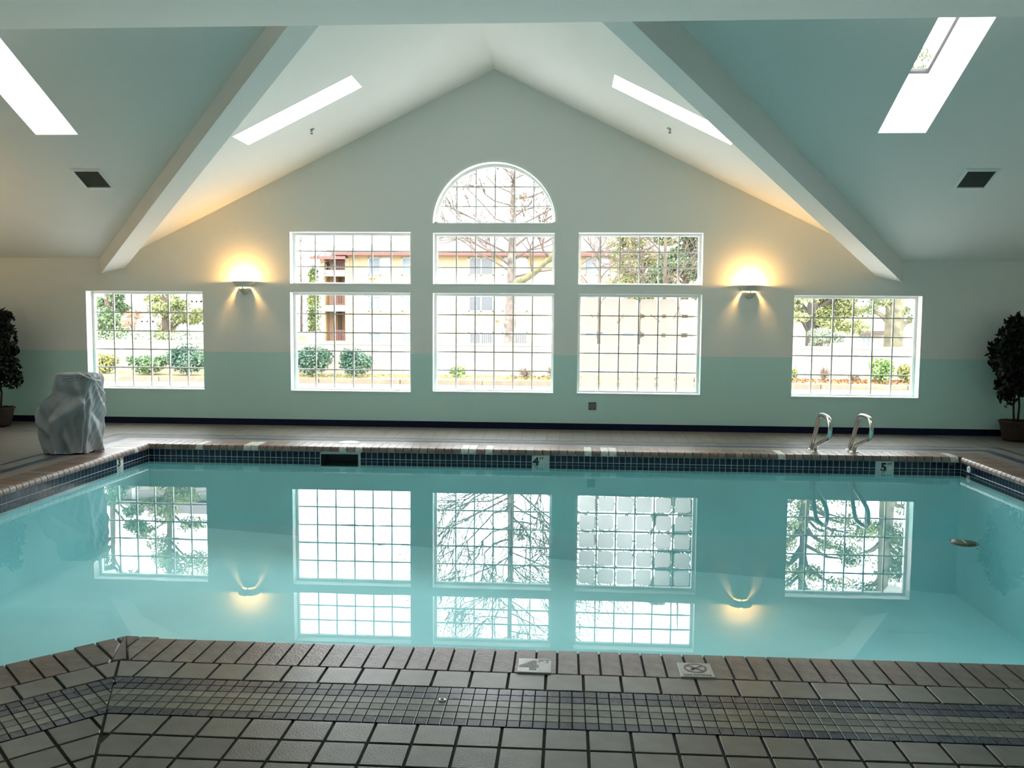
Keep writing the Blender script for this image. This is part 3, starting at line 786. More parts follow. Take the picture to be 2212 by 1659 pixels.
# ================================================================== FIXTURES
LAMPW = mat('sconce_ceramic', (.60, .60, .54), .55)
BULB = emit_mat('bulb_glow', (1.0, .62, .22), 30.0)
def sconce(x, y, z, rz, label, suffix=''):
    """half-cone wall uplight: rim at local z=0, wall in the local x-z plane, bowl towards -y"""
    t = empty('wall_sconce', (x, y, z), rz, label=label, cat='wall lamp', group='wall sconces')
    a0, a1 = math.pi, 2*math.pi
    MB().lathe([(.148, 0), (.150, -.004), (.128, -.040), (.098, -.076), (.092, -.076), (.122, -.038), (.142, -.002), (.148, 0)], 28, a0=a0, a1=a1).build('bowl', LAMPW, t, smooth=True)
    MB().lathe([(.078, -.088), (.082, -.091), (.070, -.115), (.030, -.165), (.0, -.176), (.0, -.168), (.026, -.158), (.064, -.112), (.074, -.090), (.078, -.088)], 24, a0=a0, a1=a1).build('finial_cup', LAMPW, t, smooth=True)
    for a, b in (((-.006, -.092, -.094), (.010, -.072, -.074)), ((-.090, -.006, -.094), (-.074, 0, -.074)), ((.074, -.006, -.094), (.090, 0, -.074))):
        MB().box(a, b).build('bracket', LAMPW, t)
    mb = MB(); mb.box((-.05, -.012, -.12), (.05, .0, .0)); mb.build('backplate', LAMPW, t)
    MB().lathe([(0, .0), (.016, -.006), (.018, -.03), (.012, -.05), (0, -.052)], 14, c=(0, -.055, -.01)).build('bulb'+suffix, BULB, t, smooth=True)
    for (dz, e, r) in ((-.012, SCONCE_W, .02), (-.083, SCONCE_W*.055, .012)):
        l = bpy.data.lights.new('sconce_light'+suffix, 'POINT'); l.energy = e; l.color = (1.0, .54, .15); l.shadow_soft_size = r
        lo = bpy.data.objects.new('sconce_light'+suffix, l); COL.objects.link(lo); lo.parent = t; lo.location = (-.015, -.05, dz) if dz < -.05 else (0, -.085, .004)
    return t
sconce(-4.275, D, 1.957, 0, 'lit half-bowl wall sconce near the covered pool lift')
sconce(2.342, D, 1.940, 0, 'lit half-bowl wall sconce near the ladder rails')
sconce(XL, 9.1, 1.95, math.pi/2, 'lit half-bowl sconce on the left side wall', '_offscreen')

def outlet():
    t = empty('junction_box', (.355, D, .356), label='grey metal junction box cover low on the teal wall', cat='junction box')
    MB().bbox((-.052, -.012, -.052), (.052, .0, .052), .004).build('cover', GREYM, t)
    for sx in (-1, 1):
        for sz in (-1, 1):
            mb = MB().lathe([(0, .0), (.006, .0), (.007, -.004)], 10); mb.v = [(v[0]+sx*.026, v[2]-.013, v[1]+sz*.036) for v in mb.v]; mb.build('screw', DARK, t)
outlet()

def vent(x0, x1, y0, y1, label):
    cx, cy = (x0+x1)/2, (y0+y1)/2; t = empty('ceiling_vent', (cx, cy, zm(cx, cy)), label=label, cat='vent', group='ceiling vents')
    L = lambda x, y, dz: (x-cx, y-cy, zm(x, y)-zm(cx, cy)+dz)
    e = .035; o = [(x0-e, y0-e), (x1+e, y0-e), (x1+e, y1+e), (x0-e, y1+e)]; i = [(x0, y0), (x1, y0), (x1, y1), (x0, y1)]
    mb = MB()
    for k in range(4):
        j = (k+1) % 4
        mb.quad(L(*o[k], -.002), L(*o[j], -.002), L(*i[j], -.014), L(*i[k], -.014))
        mb.quad(L(*i[k], -.014), L(*i[j], -.014), L(*i[j], .0), L(*i[k], .0))
    mb.build('frame', CEILP, t)
    MB().quad(*[L(*p, -.001) for p in i]).build('duct', mat('vent_dark', (.15, .155, .145), .7), t)
    n = 12
    for k in range(n):
        y = y0+(y1-y0)*(k+.5)/n
        MB().quad(L(x0, y-.010, -.012), L(x1, y-.010, -.012), L(x1, y+.004, -.003), L(x0, y+.004, -.003)).build('louvre', mat('vent_slat', (.34, .35, .33), .6), t)
vent(-5.565, -5.280, 9.827, 10.122, 'grey louvred air vent in the slope above the covered lift')
vent(4.250, 4.545, 9.862, 10.142, 'grey louvred air vent in the slope above the ladder rails')
def sprinkler(x, y, label):
    z = zg(x, y); t = empty('sprinkler_head', (x, y, z), label=label, cat='sprinkler', group='ceiling sprinklers')
    MB().lathe([(.034, .012), (.034, -.002), (.012, -.008), (.010, -.02), (0, -.02)], 18).build('escutcheon', mat('sprinkler_white', (.5, .5, .48), .5), t, smooth=True)
    mb = MB(); mb.tube([(0, 0, -.02), (.012, 0, -.032), (0, 0, -.046)], .003, 6); mb.tube([(0, 0, -.02), (-.012, 0, -.032), (0, 0, -.046)], .003, 6); mb.build('yoke', DARK, t)
    MB().lathe([(0, -.047), (.018, -.047), (.018, -.049), (0, -.049)], 14).build('deflector', DARK, t)
sprinkler(-3.005, 10.42, 'small ceiling sprinkler near the slot skylight on the lift side')
sprinkler(1.148, 10.347, 'small ceiling sprinkler near the slot skylight on the ladder side')

# ------------------------------------------------------------------ ladder rails
RAIL = [(10.47, 0), (10.40, .10), (10.28, .27), (10.205, .385), (10.17, .42), (10.11, .443), (10.04, .45), (9.93, .45), (9.85, .443), (9.79, .42), (9.757, .375), (9.75, .33), (9.76, .275),
        (9.79, .235), (9.85, .205), (9.95, .175), (10.11, .125), (10.22, .09), (10.28, .06), (10.305, .02), (10.31, 0)]
def smooth_path(p, it=2):
    for _ in range(it):
        q = [p[0]]
        for a, b in zip(p, p[1:]):
            q.append(tuple(.75*x+.25*y for x, y in zip(a, b))); q.append(tuple(.25*x+.75*y for x, y in zip(a, b)))
        p = q+[p[-1]]
    return p
def rail(x, label):
    t = empty('ladder_rail', (x, 10.39, 0), label=label, cat='handrail', group='pool ladder rails')
    pts = smooth_path([(0, y-10.39, z) for y, z in RAIL], 2)
    MB().tube(pts, .024, 14).build('tube', STEEL, t, smooth=True)
    for y in (10.47, 10.31):
        MB().lathe([(.026, .012), (.046, .010), (.052, .0)], 20, c=(0, y-10.39, 0)).build('escutcheon', STEEL, t, smooth=True)
rail(2.875, 'bent steel pool ladder rail, the one next to the frosted window')
rail(3.315, 'bent steel pool ladder rail, the one above the 5 FT tile')

# ------------------------------------------------------------------ covered pool lift
def lift():
    Y0 = 9.35
    t = empty('covered_pool_lift', (-5.43, Y0, 0), label='pool lift wrapped in a wrinkled grey fabric cover on the deck', cat='pool lift')
    O = Vector((-5.43, Y0, 0))
    # levels: pixel row, left x, fold x (front right corner), right x
    lev = [(983, 96, 178, 222), (972, 90, 178, 224), (950, 82, 180, 228), (925, 76, 181, 230), (905, 73, 182, 230), (893, 72, 183, 231), (878, 80, 184, 231),
           (862, 90, 186, 230), (850, 106, 188, 229), (840, 109, 190, 228), (826, 111, 194, 227), (814, 113, 198, 226), (808, 117, 198, 223)]
    n_side = 30; rings = []; nl = []
    FOLDS = {0: [((1, .66), (.42, .42), .050, .15), ((1, .56), (.46, .30), -.045, .13), ((.42, .42), (.30, 0), .050, .11), ((.10, .55), (.40, .44), -.030, .10), ((.02, .64), (.30, .46), .026, .07),
                 ((.46, .04), (.95, .30), -.035, .12), ((.55, .30), (.72, 0), .026, .08), ((.15, .80), (.95, .70), -.030, .09), ((.05, .30), (.28, .16), -.024, .08), ((.0, .42), (.25, .30), .022, .06), ((.60, .88), (.98, .60), .020, .07),
                 ((.06, .12), (.25, .03), .02, .06), ((.80, .42), (.98, .12), -.03, .07)],
             1: [((.06, 0), (.10, .62), -.034, .10), ((.45, .34), (.92, .02), .028, .10), ((.30, .55), (.85, .40), -.022, .08), ((.25, .22), (.6, .0), -.022, .09), ((.5, .75), (.95, .52), .020, .07)],
             2: [((.3, 0), (.6, .8), .03, .12)], 3: [((.3, .1), (.6, .8), -.03, .12), ((.7, .0), (.5, .6), .03, .1)]}
    for a, b in zip(lev, lev[1:]):
        for k in range(4): nl.append(tuple(a[i]+(b[i]-a[i])*k/4 for i in range(4)))
    nl.append(lev[-1])
    def fold(s, u, f):
        d = 0
        for (a, b, amp, w) in FOLDS[s]:
            ax, ay = a; bx, by = b; L2 = (bx-ax)**2+(by-ay)**2; tt = ((u-ax)*(bx-ax)+(f-ay)*(by-ay))/L2; tc = min(1, max(0, tt))
            q = math.hypot(u-ax-(bx-ax)*tc, f-ay-(by-ay)*tc); d += amp*max(0, 1-q/w)
        return d
    for li, (py, xl, xf, xr) in enumerate(nl):
        f = (983-py)/(983-808)
        P = lambda px, dy: at(px, py, Y0+dy)
        dep = .30-.10*max(0, f-.55)/.45
        c = [P(xl, -dep*.72), P(xf, -dep*.55), P(xr, dep*.45), P(xl+(xr-xf)*.9, dep*.75)]
        z = max(.012, at(150, py, Y0-.1).z); pts = []
        m = (c[0]+c[1]+c[2]+c[3])/4
        for s in range(4):
            a, b = c[s], c[(s+1) % 4]
            for k in range(n_side):
                u = k/n_side; p = a.lerp(b, u); e = min(u, 1-u); p = p.lerp(m, .07*max(0, 1-e/.10)**2); w = s+u
                d = fold(s, u, f)*min(1, e/.05+.25)+.005*math.sin(17*w+19*f)+.003*math.sin(37*w-31*f+2)
                q = (p-m); q.z = 0
                if q.length > 1e-6: p = p+q.normalized()*d*(.35+.65*min(1, (1-f)*3+.25))
                pts.append(Vector((p.x, p.y, z+.008*math.sin(9*w)*(1-f)))-O)
        rings.append(pts)
    N = len(rings[0]); v = []; fc = []
    for r in rings: v += r
    for i in range(len(rings)-1):
        for k in range(N): fc.append((i*N+k, i*N+(k+1) % N, (i+1)*N+(k+1) % N, (i+1)*N+k))
    top = rings[-1]; cen = sum(top, Vector())/N; base = (len(rings)-1)*N
    prev = base
    for s in (.66, .33):
        ns = len(v); v += [cen+(p-cen)*s+Vector((0, 0, .012*(1-s)+.008*math.sin(k*.4))) for k, p in enumerate(top)]
        for k in range(N): fc.append((prev+k, prev+(k+1) % N, ns+(k+1) % N, ns+k))
        prev = ns
    v.append(cen+Vector((0, 0, .016))); ci = len(v)-1
    for k in range(N): fc.append((prev+k, prev+(k+1) % N, ci))
    clo = mat('cover_fabric', (.33, .34, .35), .36, .06, 6, .10, 200)
    o = pydata('cover', v, fc, clo, t, smooth=True)
    # base plate with castors under the cover
    b = [at(97, 985, Y0-.18), at(176, 982, Y0-.12), at(220, 968, Y0+.12), at(140, 962, Y0+.2)]
    mb = MB(); q = [(p.x-O.x, p.y-O.y) for p in b]
    mb.add([(x, y, .012) for x, y in q]+[(x, y, .05) for x, y in q], [(0, 1, 2, 3), (4, 5, 6, 7), (0, 1, 5, 4), (1, 2, 6, 5), (2, 3, 7, 6), (3, 0, 4, 7)])
    mb.build('base_plate', DARK, t)
    for x, y in q:
        x, y = x*.86, y*.86
        w = MB().lathe([(0, -.012), (.024, -.012), (.026, 0), (.024, .012), (0, .012)], 14); w.v = [(a[2]+x, a[0]+y, a[1]+.026) for a in w.v]; w.build('castor', DARK, t, smooth=True)
    web = mat('strap_white', (.66, .68, .68), .5)
    def strap(px, w=.008):
        # follow the cover surface: take the nearest cover vertex to each pixel ray, push outwards
        C0 = Vector((0, 0, CH)); pts = []
        for (x, y) in px:
            d = ray(x, y).normalized(); best = None
            for p in v:
                e = (Vector(p)+O-C0); s = e.dot(d); off = (e-d*s).length
                if off < .035 and (best is None or s < best[0]): best = (s, off)
            s = best[0] if best else (Y0-.1)/d.y
            pts.append(C0+d*(s-.012)-O)
        mb = MB(); mb.tube(pts, w, 6); return mb
    strap([(170, 806), (180, 811), (193, 817), (206, 821), (217, 822)]).build('strap', web, t, smooth=True)
    strap([(189, 806), (196, 812), (203, 820), (212, 832), (220, 842), (227, 850)]).build('strap', web, t, smooth=True)
    strap([(120, 974), (119, 980), (119, 988)], .004).build('cord', web, t, smooth=True)
    strap([(186, 868), (183, 885), (182, 905), (181, 930), (181, 955), (180, 973)], .004).build('seam', mat('seam_grey', (.22, .23, .24), .6), t, smooth=True)
    strap([(134, 825), (135, 814), (155, 813), (186, 811), (186, 818), (160, 822), (134, 825)], .0016).build('label_border', mat('label_ink', (.10, .10, .11), .6), t)
    for a, b_ in (((136, 821), (145, 819)), ((147, 818), (160, 816.5)), ((163, 815), (170, 815.5)), ((172, 816), (184, 814.5))):
        strap([a, b_], .0035).build('label_print', MATS['label_ink'], t)
lift()

# ------------------------------------------------------------------ leaf clouds
def leaf_mesh(name, pts, size, m, parent=None, aspect=.5, droop=0.0, jitter=.4, smooth=False, **kw):
    pts = np.asarray(pts, float); n = len(pts)
    d = rng.normal(size=(n, 3)); d[:, 2] -= droop; d /= np.linalg.norm(d, axis=1)[:, None]
    e = rng.normal(size=(n, 3)); e -= d*np.sum(d*e, 1)[:, None]; e /= np.linalg.norm(e, axis=1)[:, None]
    s = size*(1-jitter/2+jitter*rng.random(n))[:, None]
    a = pts-d*s*.5; b = pts+e*s*aspect*.5; c = pts+d*s*.5; f = pts-e*s*aspect*.5
    v = np.stack([a, b, c, f], 1).reshape(-1, 3)
    me = bpy.data.meshes.new(name); me.vertices.add(4*n); me.vertices.foreach_set('co', v.ravel())
    me.loops.add(4*n); me.loops.foreach_set('vertex_index', np.arange(4*n)); me.polygons.add(n)
    me.polygons.foreach_set('loop_start', np.arange(0, 4*n, 4)); me.polygons.foreach_set('loop_total', np.full(n, 4))
    me.update(calc_edges=True)
    return link(name, me, m, parent, **kw)
def ell(n, c, r, shell=.45):
    d = rng.normal(size=(n, 3)); d /= np.linalg.norm(d, axis=1)[:, None]
    k = (shell+(1-shell)*rng.random(n)**.6)[:, None]
    return np.asarray(c)+d*np.asarray(r)*k
def leafm(name, c1, c2, sc=2.0): return mat(name, c1, .7, scale=sc, col2=c2, spec=.2)

# ------------------------------------------------------------------ potted ficus in the corners
def ficus(x, y, label, seed, crown_c, crown_r, z0=FZ):
    global rng
    rng = np.random.default_rng(seed)
    t = empty('potted_ficus', (x, y, z0), label=label, cat='plant', group='potted ficus trees')
    BASK = grid_mat('basket_weave', ((.05, .02, .011), (.035, .014, .008)), (.02, .01, .006), .03, .014, .004, .8, .8)
    MB().lathe([(0, 0), (.135, 0), (.165, .12), (.185, .225), (.175, .225), (.15, .2), (0, .2)], 26).build('basket', BASK, t, smooth=False)
    mb = MB()
    for k in range(26):
        a = 2*math.pi*k/26; b = 2*math.pi*(k+1)/26; R = .185
        mb.tube([(R*math.cos(a), R*math.sin(a), .222+.006*(k % 2)), (R*math.cos(b), R*math.sin(b), .222+.006*((k+1) % 2))], .012, 6)
    mb.build('rim', mat('basket_rim', (.045, .02, .012), .8), t)
    MB().lathe([(0, .205), (.17, .205)], 20).build('soil', mat('potting_moss', (.02, .018, .012), .9), t)
    bark = mat('ficus_bark', (.03, .024, .018), .8)
    for dx in (-.02, .025):
        mb = MB(); mb.tube([(dx, 0, .2), (dx*1.6, .01, .42), (dx*.2+crown_c[0]*.4, -.01, .75), (crown_c[0], crown_c[1], crown_c[2]+.1)], [.014, .013, .011, .006], 8); mb.build('stem', bark, t, smooth=True)
    pts = np.concatenate([ell(1500, crown_c, crown_r, .2)]+[ell(120, np.asarray(crown_c)+np.array(crown_r)*q*.78, np.array(crown_r)*.38, .1)
          for q in rng.uniform(-1, 1, size=(11, 3))])
    leaf_mesh('foliage', pts, .085, leafm('ficus_leaf', (.006, .010, .008), (.014, .022, .016), 8), t, .5, droop=.9)
ficus(5.60, 11.33, 'dark potted ficus in a woven basket in the ladder corner', 3, (-.03, 0, 1.02), (.27, .22, .55))
ficus(-7.47, 11.22, 'dark potted ficus in a woven basket in the corner behind the lift', 4, (-.02, -.02, .98), (.31, .25, .55))

# ================================================================== OUTSIDE
GZ = -.15
ASPH = mat('asphalt', (.058, .054, .058), .9, .12, 6)
MB().box((-40, D+.24, GZ-.1), (40, 18.3, GZ+.02)).build('bounce_pavement', mat('pale_concrete', (.45, .44, .42), .9, .06, 3), kind='structure', label='unseen pale concrete walk added outside to bounce daylight up into the room')  # added out of view below the sills, bounces daylight up onto the vault
MB().quad((-60, 18.2, GZ), (60, 18.2, GZ), (60, 21.2, GZ), (-60, 21.2, GZ)).build('road', ASPH, kind='structure', label='grey car park surface outside the windows')
MB().quad((-90, 22.9, -1.9), (90, 22.9, -1.9), (90, 120, -1.9), (-90, 120, -1.9)).build('ground', mat('far_ground', (.12, .13, .08), .9, .3, .4), kind='structure', label='ground beyond the garden wall')
mb = MB()
kerbm = mat('kerb_stone', (.15, .115, .075), .85, .15, 5)
KR = empty('kerb', (0, 21.2, GZ), kind='structure', label='tan kerb along the planting bed')
for k in range(30):
    MB().box((-30+k*2+.01, 0, -.05), (-30+k*2+1.99, .16, .11)).build('kerb_stone', kerbm, KR)
BED = MB().quad((-60, 21.3, GZ+.10), (60, 21.3, GZ+.10), (60, 22.8, GZ+.12), (-60, 22.8, GZ+.12)).build('planting_bed', mat('bed_soil', (.115, .12, .045), .95, scale=.6, col2=(.17, .125, .07)), kind='structure', label='soil and leaf-litter bed below the garden wall')
p = np.concatenate([np.stack([rng.uniform(3.0, 15, 2600), rng.uniform(21.4, 22.7, 2600), np.full(2600, GZ+.135)], 1), np.stack([rng.uniform(-1.5, 3.0, 260), rng.uniform(21.4, 22.7, 260), np.full(260, GZ+.135)], 1)])
leaf_mesh('leaf_litter', p, .075, leafm('litter', (.20, .085, .035), (.15, .085, .045), .9), BED, aspect=.7, kind='stuff')
p = np.stack([rng.uniform(-9, 3.0, 5000), rng.uniform(21.4, 22.7, 5000), np.full(5000, GZ+.13)], 1)
leaf_mesh('grass_blades', p, .06, leafm('bed_grass', (.13, .16, .045), (.20, .17, .07), .9), BED, aspect=.25, kind='stuff')
GW = empty('garden_wall', (0, 22.8, GZ), label='low cream stucco garden wall beyond the planting bed', cat='wall', kind='thing')
CREAMW = mat('stucco_cream', (.225, .188, .143), .9, scale=.8, col2=(.25, .215, .17))
WTOP = .80-GZ
MB().box((-32, 0, 0), (32, .2, WTOP-.06)).build('body', CREAMW, GW)
MB().box((-32, -.02, WTOP-.06), (32, .22, WTOP)).build('cap', mat('stucco_cap', (.27, .235, .185), .9, .12, 3), GW)

# ---- shrubs along the wall
def shrub(name, px, pyt, pyb, pw, Y, cols, label, n=2600, size=.075, group='shrubs along the garden wall', stem=(.10, .07, .05), twiggy=False, dep=.75):
    zt = at(px, pyt, Y).z; zb = GZ+.105; x = at(px, pyb, Y).x; w = abs(atx(px+pw/2, Y)-atx(px-pw/2, Y))/2
    t = empty(name, (x, Y, zb), label=label, cat='shrub', group=group); h = zt-zb
    mb = MB(); m = mat('shrub_stem_%d' % int(stem[0]*100), stem, .9)
    for k in range(26 if twiggy else 7):
        a = random.uniform(0, 6.28); r = w*random.uniform(.3, .95); z = h*random.uniform(.5, .98)
        mb.tube([(0, 0, 0), (r*.35*math.cos(a), r*.35*math.sin(a)*dep, z*.5), (r*math.cos(a), r*math.sin(a)*dep, z)], [.012, .008, .003], 5)
    mb.build('stem', m, t)
    lumps = [ell(n//3, (0, 0, h*.5), (w*.86, w*dep*.86, h*.46), .3)]
    for q in range(9):
        a = random.uniform(0, 6.28); e = random.uniform(-.4, .8); c = (w*.62*math.cos(a), w*dep*.62*math.sin(a), h*(.5+.33*e)); k = random.uniform(.28, .45)
        lumps.append(ell(n//13, c, (w*k, w*dep*k, h*k*.62), .25))
    P = np.concatenate(lumps); P = P[P[:, 2] > .01]
    leaf_mesh('foliage', P, size, leafm('leaf_'+cols[0], cols[1], cols[2], 2.2), t, .55)
GRN = ('green', (.035, .075, .035), (.16, .23, .11)); GRD = ('dark_green', (.022, .055, .040), (.13, .20, .13)); YEL = ('yellow_green', (.12, .13, .035), (.30, .29, .11)); BRW = ('brown', (.12, .085, .065), (.24, .18, .14)); LIM = ('lime', (.08, .14, .04), (.28, .38, .14))
shrub('shrub', 226, 762, 816, 60, 22.1, YEL, 'yellowish ragged shrub beside the covered lift, outside')
shrub('shrub', 318, 765, 818, 96, 21.9, GRN, 'mid green shrub between the yellowish and the tall shrubs')
shrub('shrub', 405, 738, 820, 100, 21.8, GRD, 'tall dense grey-green shrub at the wall by the lift window', n=4200)
shrub('shrub', 672, 742, 826, 100, 21.8, GRD, 'large rounded evergreen shrub below the cypress', n=4200)
shrub('shrub', 768, 750, 826, 84, 21.8, GRD, 'large evergreen shrub with bronze tips beside open wall', n=3600)
shrub('shrub', 988, 788, 828, 40, 21.9, LIM, 'small bright green shrub alone before the cream wall', n=900, size=.06)
shrub('bare_shrub', 1135, 792, 828, 36, 22.1, BRW, 'ball-shaped leafless brown shrub under the tree', n=700, size=.04, twiggy=True)
shrub('bare_shrub', 1192, 790, 828, 26, 22.3, BRW, 'leafless brown shrub past the ball-shaped one', n=400, size=.04, twiggy=True)
shrub('shrub', 1712, 792, 832, 24, 22.2, YEL, 'thin yellow-brown shrub at the edge of the ladder window', n=500, size=.05)
shrub('bare_shrub', 1780, 791, 830, 26, 22.2, BRW, 'leafless greyish shrub left of the wispy one', n=500, size=.035, twiggy=True)
shrub('bare_shrub', 1843, 806, 832, 26, 22.2, BRW, 'low wispy leafless shrub by the bright shrub', n=300, size=.035, twiggy=True)
shrub('shrub', 1905, 772, 838, 62, 21.8, LIM, 'bright yellow-green shrub behind the ladder rails', n=2400)
shrub('shrub', 1958, 785, 834, 44, 22.0, YEL, 'loose yellow-green shrub at the far end of the bed', n=1200)

# ---- trees
def tubes_tree(segs):
    mb = MB()
    for pts, rs in segs: mb.tube(pts, rs, 5 if rs[0] < .05 else 8, cap=False)
    return mb
def grow(segs, tips, p, d, L, r, lvl, maxl, spread=.6, up=.15):
    pts = [p]; q = p; dd = d
    for k in range(3):
        dd = (dd+Vector((random.gauss(0, .22), random.gauss(0, .22), random.gauss(0, .14)+up*.22))).normalized(); q = q+dd*(L/3); pts.append(q)
    segs.append((pts, [max(r, .012), max(r*.85, .011), max(r*.72, .010), max(r*.58, .009)]))
    if lvl >= maxl: tips.append(q); return
    for k in range(random.choice((3, 3, 4)) if lvl else 4):
        a = Vector((random.gauss(0, 1), random.gauss(0, 1), random.gauss(0, .7))); a = (a-dd*a.dot(dd)).normalized()
        nd = (dd+a*random.uniform(spread*.6, spread*1.3)+Vector((0, 0, up*.4))).normalized()
        s = pts[random.choice((1, 2, 3, 3))]
        grow(segs, tips, s, nd, L*random.uniform(.6, .82), r*.50, lvl+1, maxl, spread, up)
def bare_tree():
    Y = 28.0; b = at(1101, 745, Y); base = Vector((b.x, Y, -1.9))
    t = empty('bare_tree', base, label='tall leafless tree with a pale mottled trunk and one low bough', cat='tree')
    bark = mat('mottled_bark', (.05, .038, .032), .9, scale=6, col2=(.135, .108, .09)); twig = mat('twig_bark', (.07, .05, .037), .9, .25, 3)
    mossy = mat('mossy_bark', (.06, .055, .03), .9, scale=5, col2=(.15, .135, .06))
    zt = at(1110, -20, Y).z; H = zt+1.9
    tr = [Vector((0, 0, 0)), Vector((.02, 0, 2.0)), Vector((.0, 0, at(1101, 690, Y).z+1.9)), Vector((.03, 0, at(1102, 612, Y).z+1.9)), Vector((.08, 0, at(1108, 470, Y).z+1.9)), Vector((.05, 0, H*.8)), Vector((.1, .05, H))]
    MB().tube(tr, [.20, .17, .165, .15, .10, .06, .02], 12).build('trunk', bark, t, smooth=True)
    bz = at(1102, 695, Y).z+1.9
    MB().lathe([(.13, -.28), (.19, -.16), (.21, 0), (.19, .16), (.13, .3)], 14, c=(.0, 0, bz)).build('burl', bark, t, smooth=True)
    # low mossy bough
    lb = [at(x, y, Y-.3*k)-base for k, (x, y) in enumerate(((1106, 614), (1128, 606), (1150, 592), (1170, 575), (1186, 558), (1200, 535)))]
    MB().tube(lb, [.12, .11, .10, .085, .07, .05], 9).build('bough', mossy, t, smooth=True)
    segs, tips = [], []
    for p in lb[2:]: grow(segs, tips, p, Vector((random.uniform(-.2, .8), random.uniform(-.6, .6), .5)).normalized(), 1.1, .035, 1, 4)
    zl = at(1101, 600, Y).z+1.9
    NB = 44
    for k in range(NB):
        z = zl+(H-zl)*(k/NB)**1.05; a = k*2.4+random.uniform(-.4, .4); L = 2.05*(1-.5*k/NB)
        grow(segs, tips, Vector((.04, 0, z)), Vector((math.cos(a), .55*math.sin(a), random.uniform(.0, .7))).normalized(), L, .036*(1-.5*k/NB), 1, 4, .5, .2)
    tubes_tree(segs).build('branch_crown', twig, t)
    P = np.array([tuple(q) for q in tips]); P = P[rng.random(len(P)) < .75]
    P = np.concatenate([P+rng.normal(scale=.12, size=P.shape) for _ in range(2)])
    leaf_mesh('bud_clusters', P, .075, leafm('buds', (.27, .19, .12), (.36, .27, .17), 1.5), t, .8, kind='stuff')
    # a nest-like clump
    c = at(1132, 425, Y)-base
    leaf_mesh('witches_broom', ell(260, tuple(c), (.18, .15, .16), .1), .10, MATS['leaf_brown'] if 'leaf_brown' in MATS else twig, t, .3)
bare_tree()

def evergreen(name, px, pyt, Y, label, clumps, cols, n=520, size=.16, trunk=.16, group='trees beyond the garden wall', bark=(.07, .05, .035), boughs=True, zb=-1.9):
    """clumps: list of (px, py, half-width px, half-height px) seen from the pool"""
    x = atx(px, Y); top = at(px, pyt, Y).z
    base = Vector((x, Y, zb)); t = empty(name, base, label=label, cat='tree', group=group)
    bm_ = mat('bark_%d_%d' % (int(bark[0]*100), int(bark[1]*100)), bark, .9, .3, 4)
    MB().tube([(0, 0, 0), (.05, 0, (top-zb)*.4), (-.03, 0, (top-zb)*.75), (0, 0, (top-zb)*.97)], [trunk, trunk*.8, trunk*.5, trunk*.15], 9).build('trunk', bm_, t, smooth=True)
    P = []; mb = MB()
    for (cx, cy, hw, hh) in clumps:
        dy = random.uniform(-.5, .5); c = at(cx, cy, Y+dy)-base; s = Y/FPX
        P.append(ell(n, tuple(c), (hw*s, min(hw, 60)*s*.8, hh*s), .15))
        if boughs: mb.tube([(0, 0, max(.5, c.z-.6)), (c.x*.5, c.y*.5, c.z-.15), tuple(c)], [trunk*.35, trunk*.22, .01], 5)
    if boughs: mb.build('bough', bm_, t, kind='stuff')
    leaf_mesh('foliage', np.concatenate(P), size, leafm('tree_'+cols[0], cols[1], cols[2], 1.2), t, .32)
PINE = ('pine', (.04, .075, .035), (.19, .25, .13)); PINY = ('pine_yellow', (.09, .11, .04), (.30, .31, .14)); OLV = ('olive', (.07, .085, .025), (.30, .31, .14)); CON = ('conifer', (.03, .05, .03), (.14, .17, .09)); CYP = ('cypress', (.03, .055, .02), (.17, .20, .06))
R_ = random.Random(5)
def blobs(x0, x1, y0, y1, n, hw, hh): return [(R_.uniform(x0, x1), R_.uniform(y0, y1), R_.uniform(*hw), R_.uniform(*hh)) for _ in range(n)]
evergreen('pine_tree', 232, 200, 30, 'dense pine at the edge of the lift window', blobs(190, 262, 560, 725, 20, (18, 30), (14, 24))+blobs(175, 275, 250, 560, 16, (20, 36), (12, 22)), PINE, size=.17)
evergreen('pine_tree', 356, 110, 32, 'tall open pine before the white siding house', [(358, 650, 42, 26), (345, 668, 30, 18), (385, 660, 30, 16), (330, 645, 20, 9), (362, 705, 26, 26), (392, 685, 30, 14), (415, 690, 26, 12), (352, 725, 22, 14), (430, 676, 20, 12)]
          + blobs(290, 430, 130, 600, 30, (22, 44), (12, 26)), PINY, n=420, size=.16)
evergreen('red_shrub_tree', 288, 690, 27, 'thin reddish-leaved sapling beside the dense pine', blobs(268, 300, 660, 730, 9, (8, 16), (10, 16)), ('reddish', (.20, .11, .06), (.33, .20, .13)), n=90, size=.09, trunk=.05)
evergreen('cypress_tree', 677, 560, 42, 'columnar cypress standing beside the cream apartment house', [(677, y, 17, 22) for y in range(640, 745, 14)]+[(677, y, 12, 20) for y in range(590, 640, 14)], CYP, n=420, size=.15, boughs=False)
def small_bare(px, Y, pyt, label, spread, n=9):
    x = atx(px, Y); base = Vector((x, Y, -1.9)); t = empty('bare_sapling', base, label=label, cat='tree', group='trees beyond the garden wall'); H = at(px, pyt, Y).z+1.9
    MB().tube([(0, 0, 0), (.05, 0, H*.5), (0, 0, H)], [.10, .07, .015], 7).build('trunk', MATS['twig_bark'], t, smooth=True)
    segs, tips = [], []
    for k in range(n):
        z = H*(.3+.68*k/n); a = k*2.4; grow(segs, tips, Vector((0, 0, z)), Vector((math.cos(a), math.sin(a)*.6, .8)).normalized(), spread*(1-.5*k/n), .03, 1, 3, .5, .2)
    tubes_tree(segs).build('branch_crown', MATS['twig_bark'], t)
small_bare(650, 51, 480, 'leafless tree behind the cypress', 1.7, 12)
small_bare(1292, 36.5, 390, 'leafless tree in front of the brown eaves', 1.7, 14)
small_bare(1432, 32, 330, 'leafless tree crossing in front of the conifers', 1.8, 16)
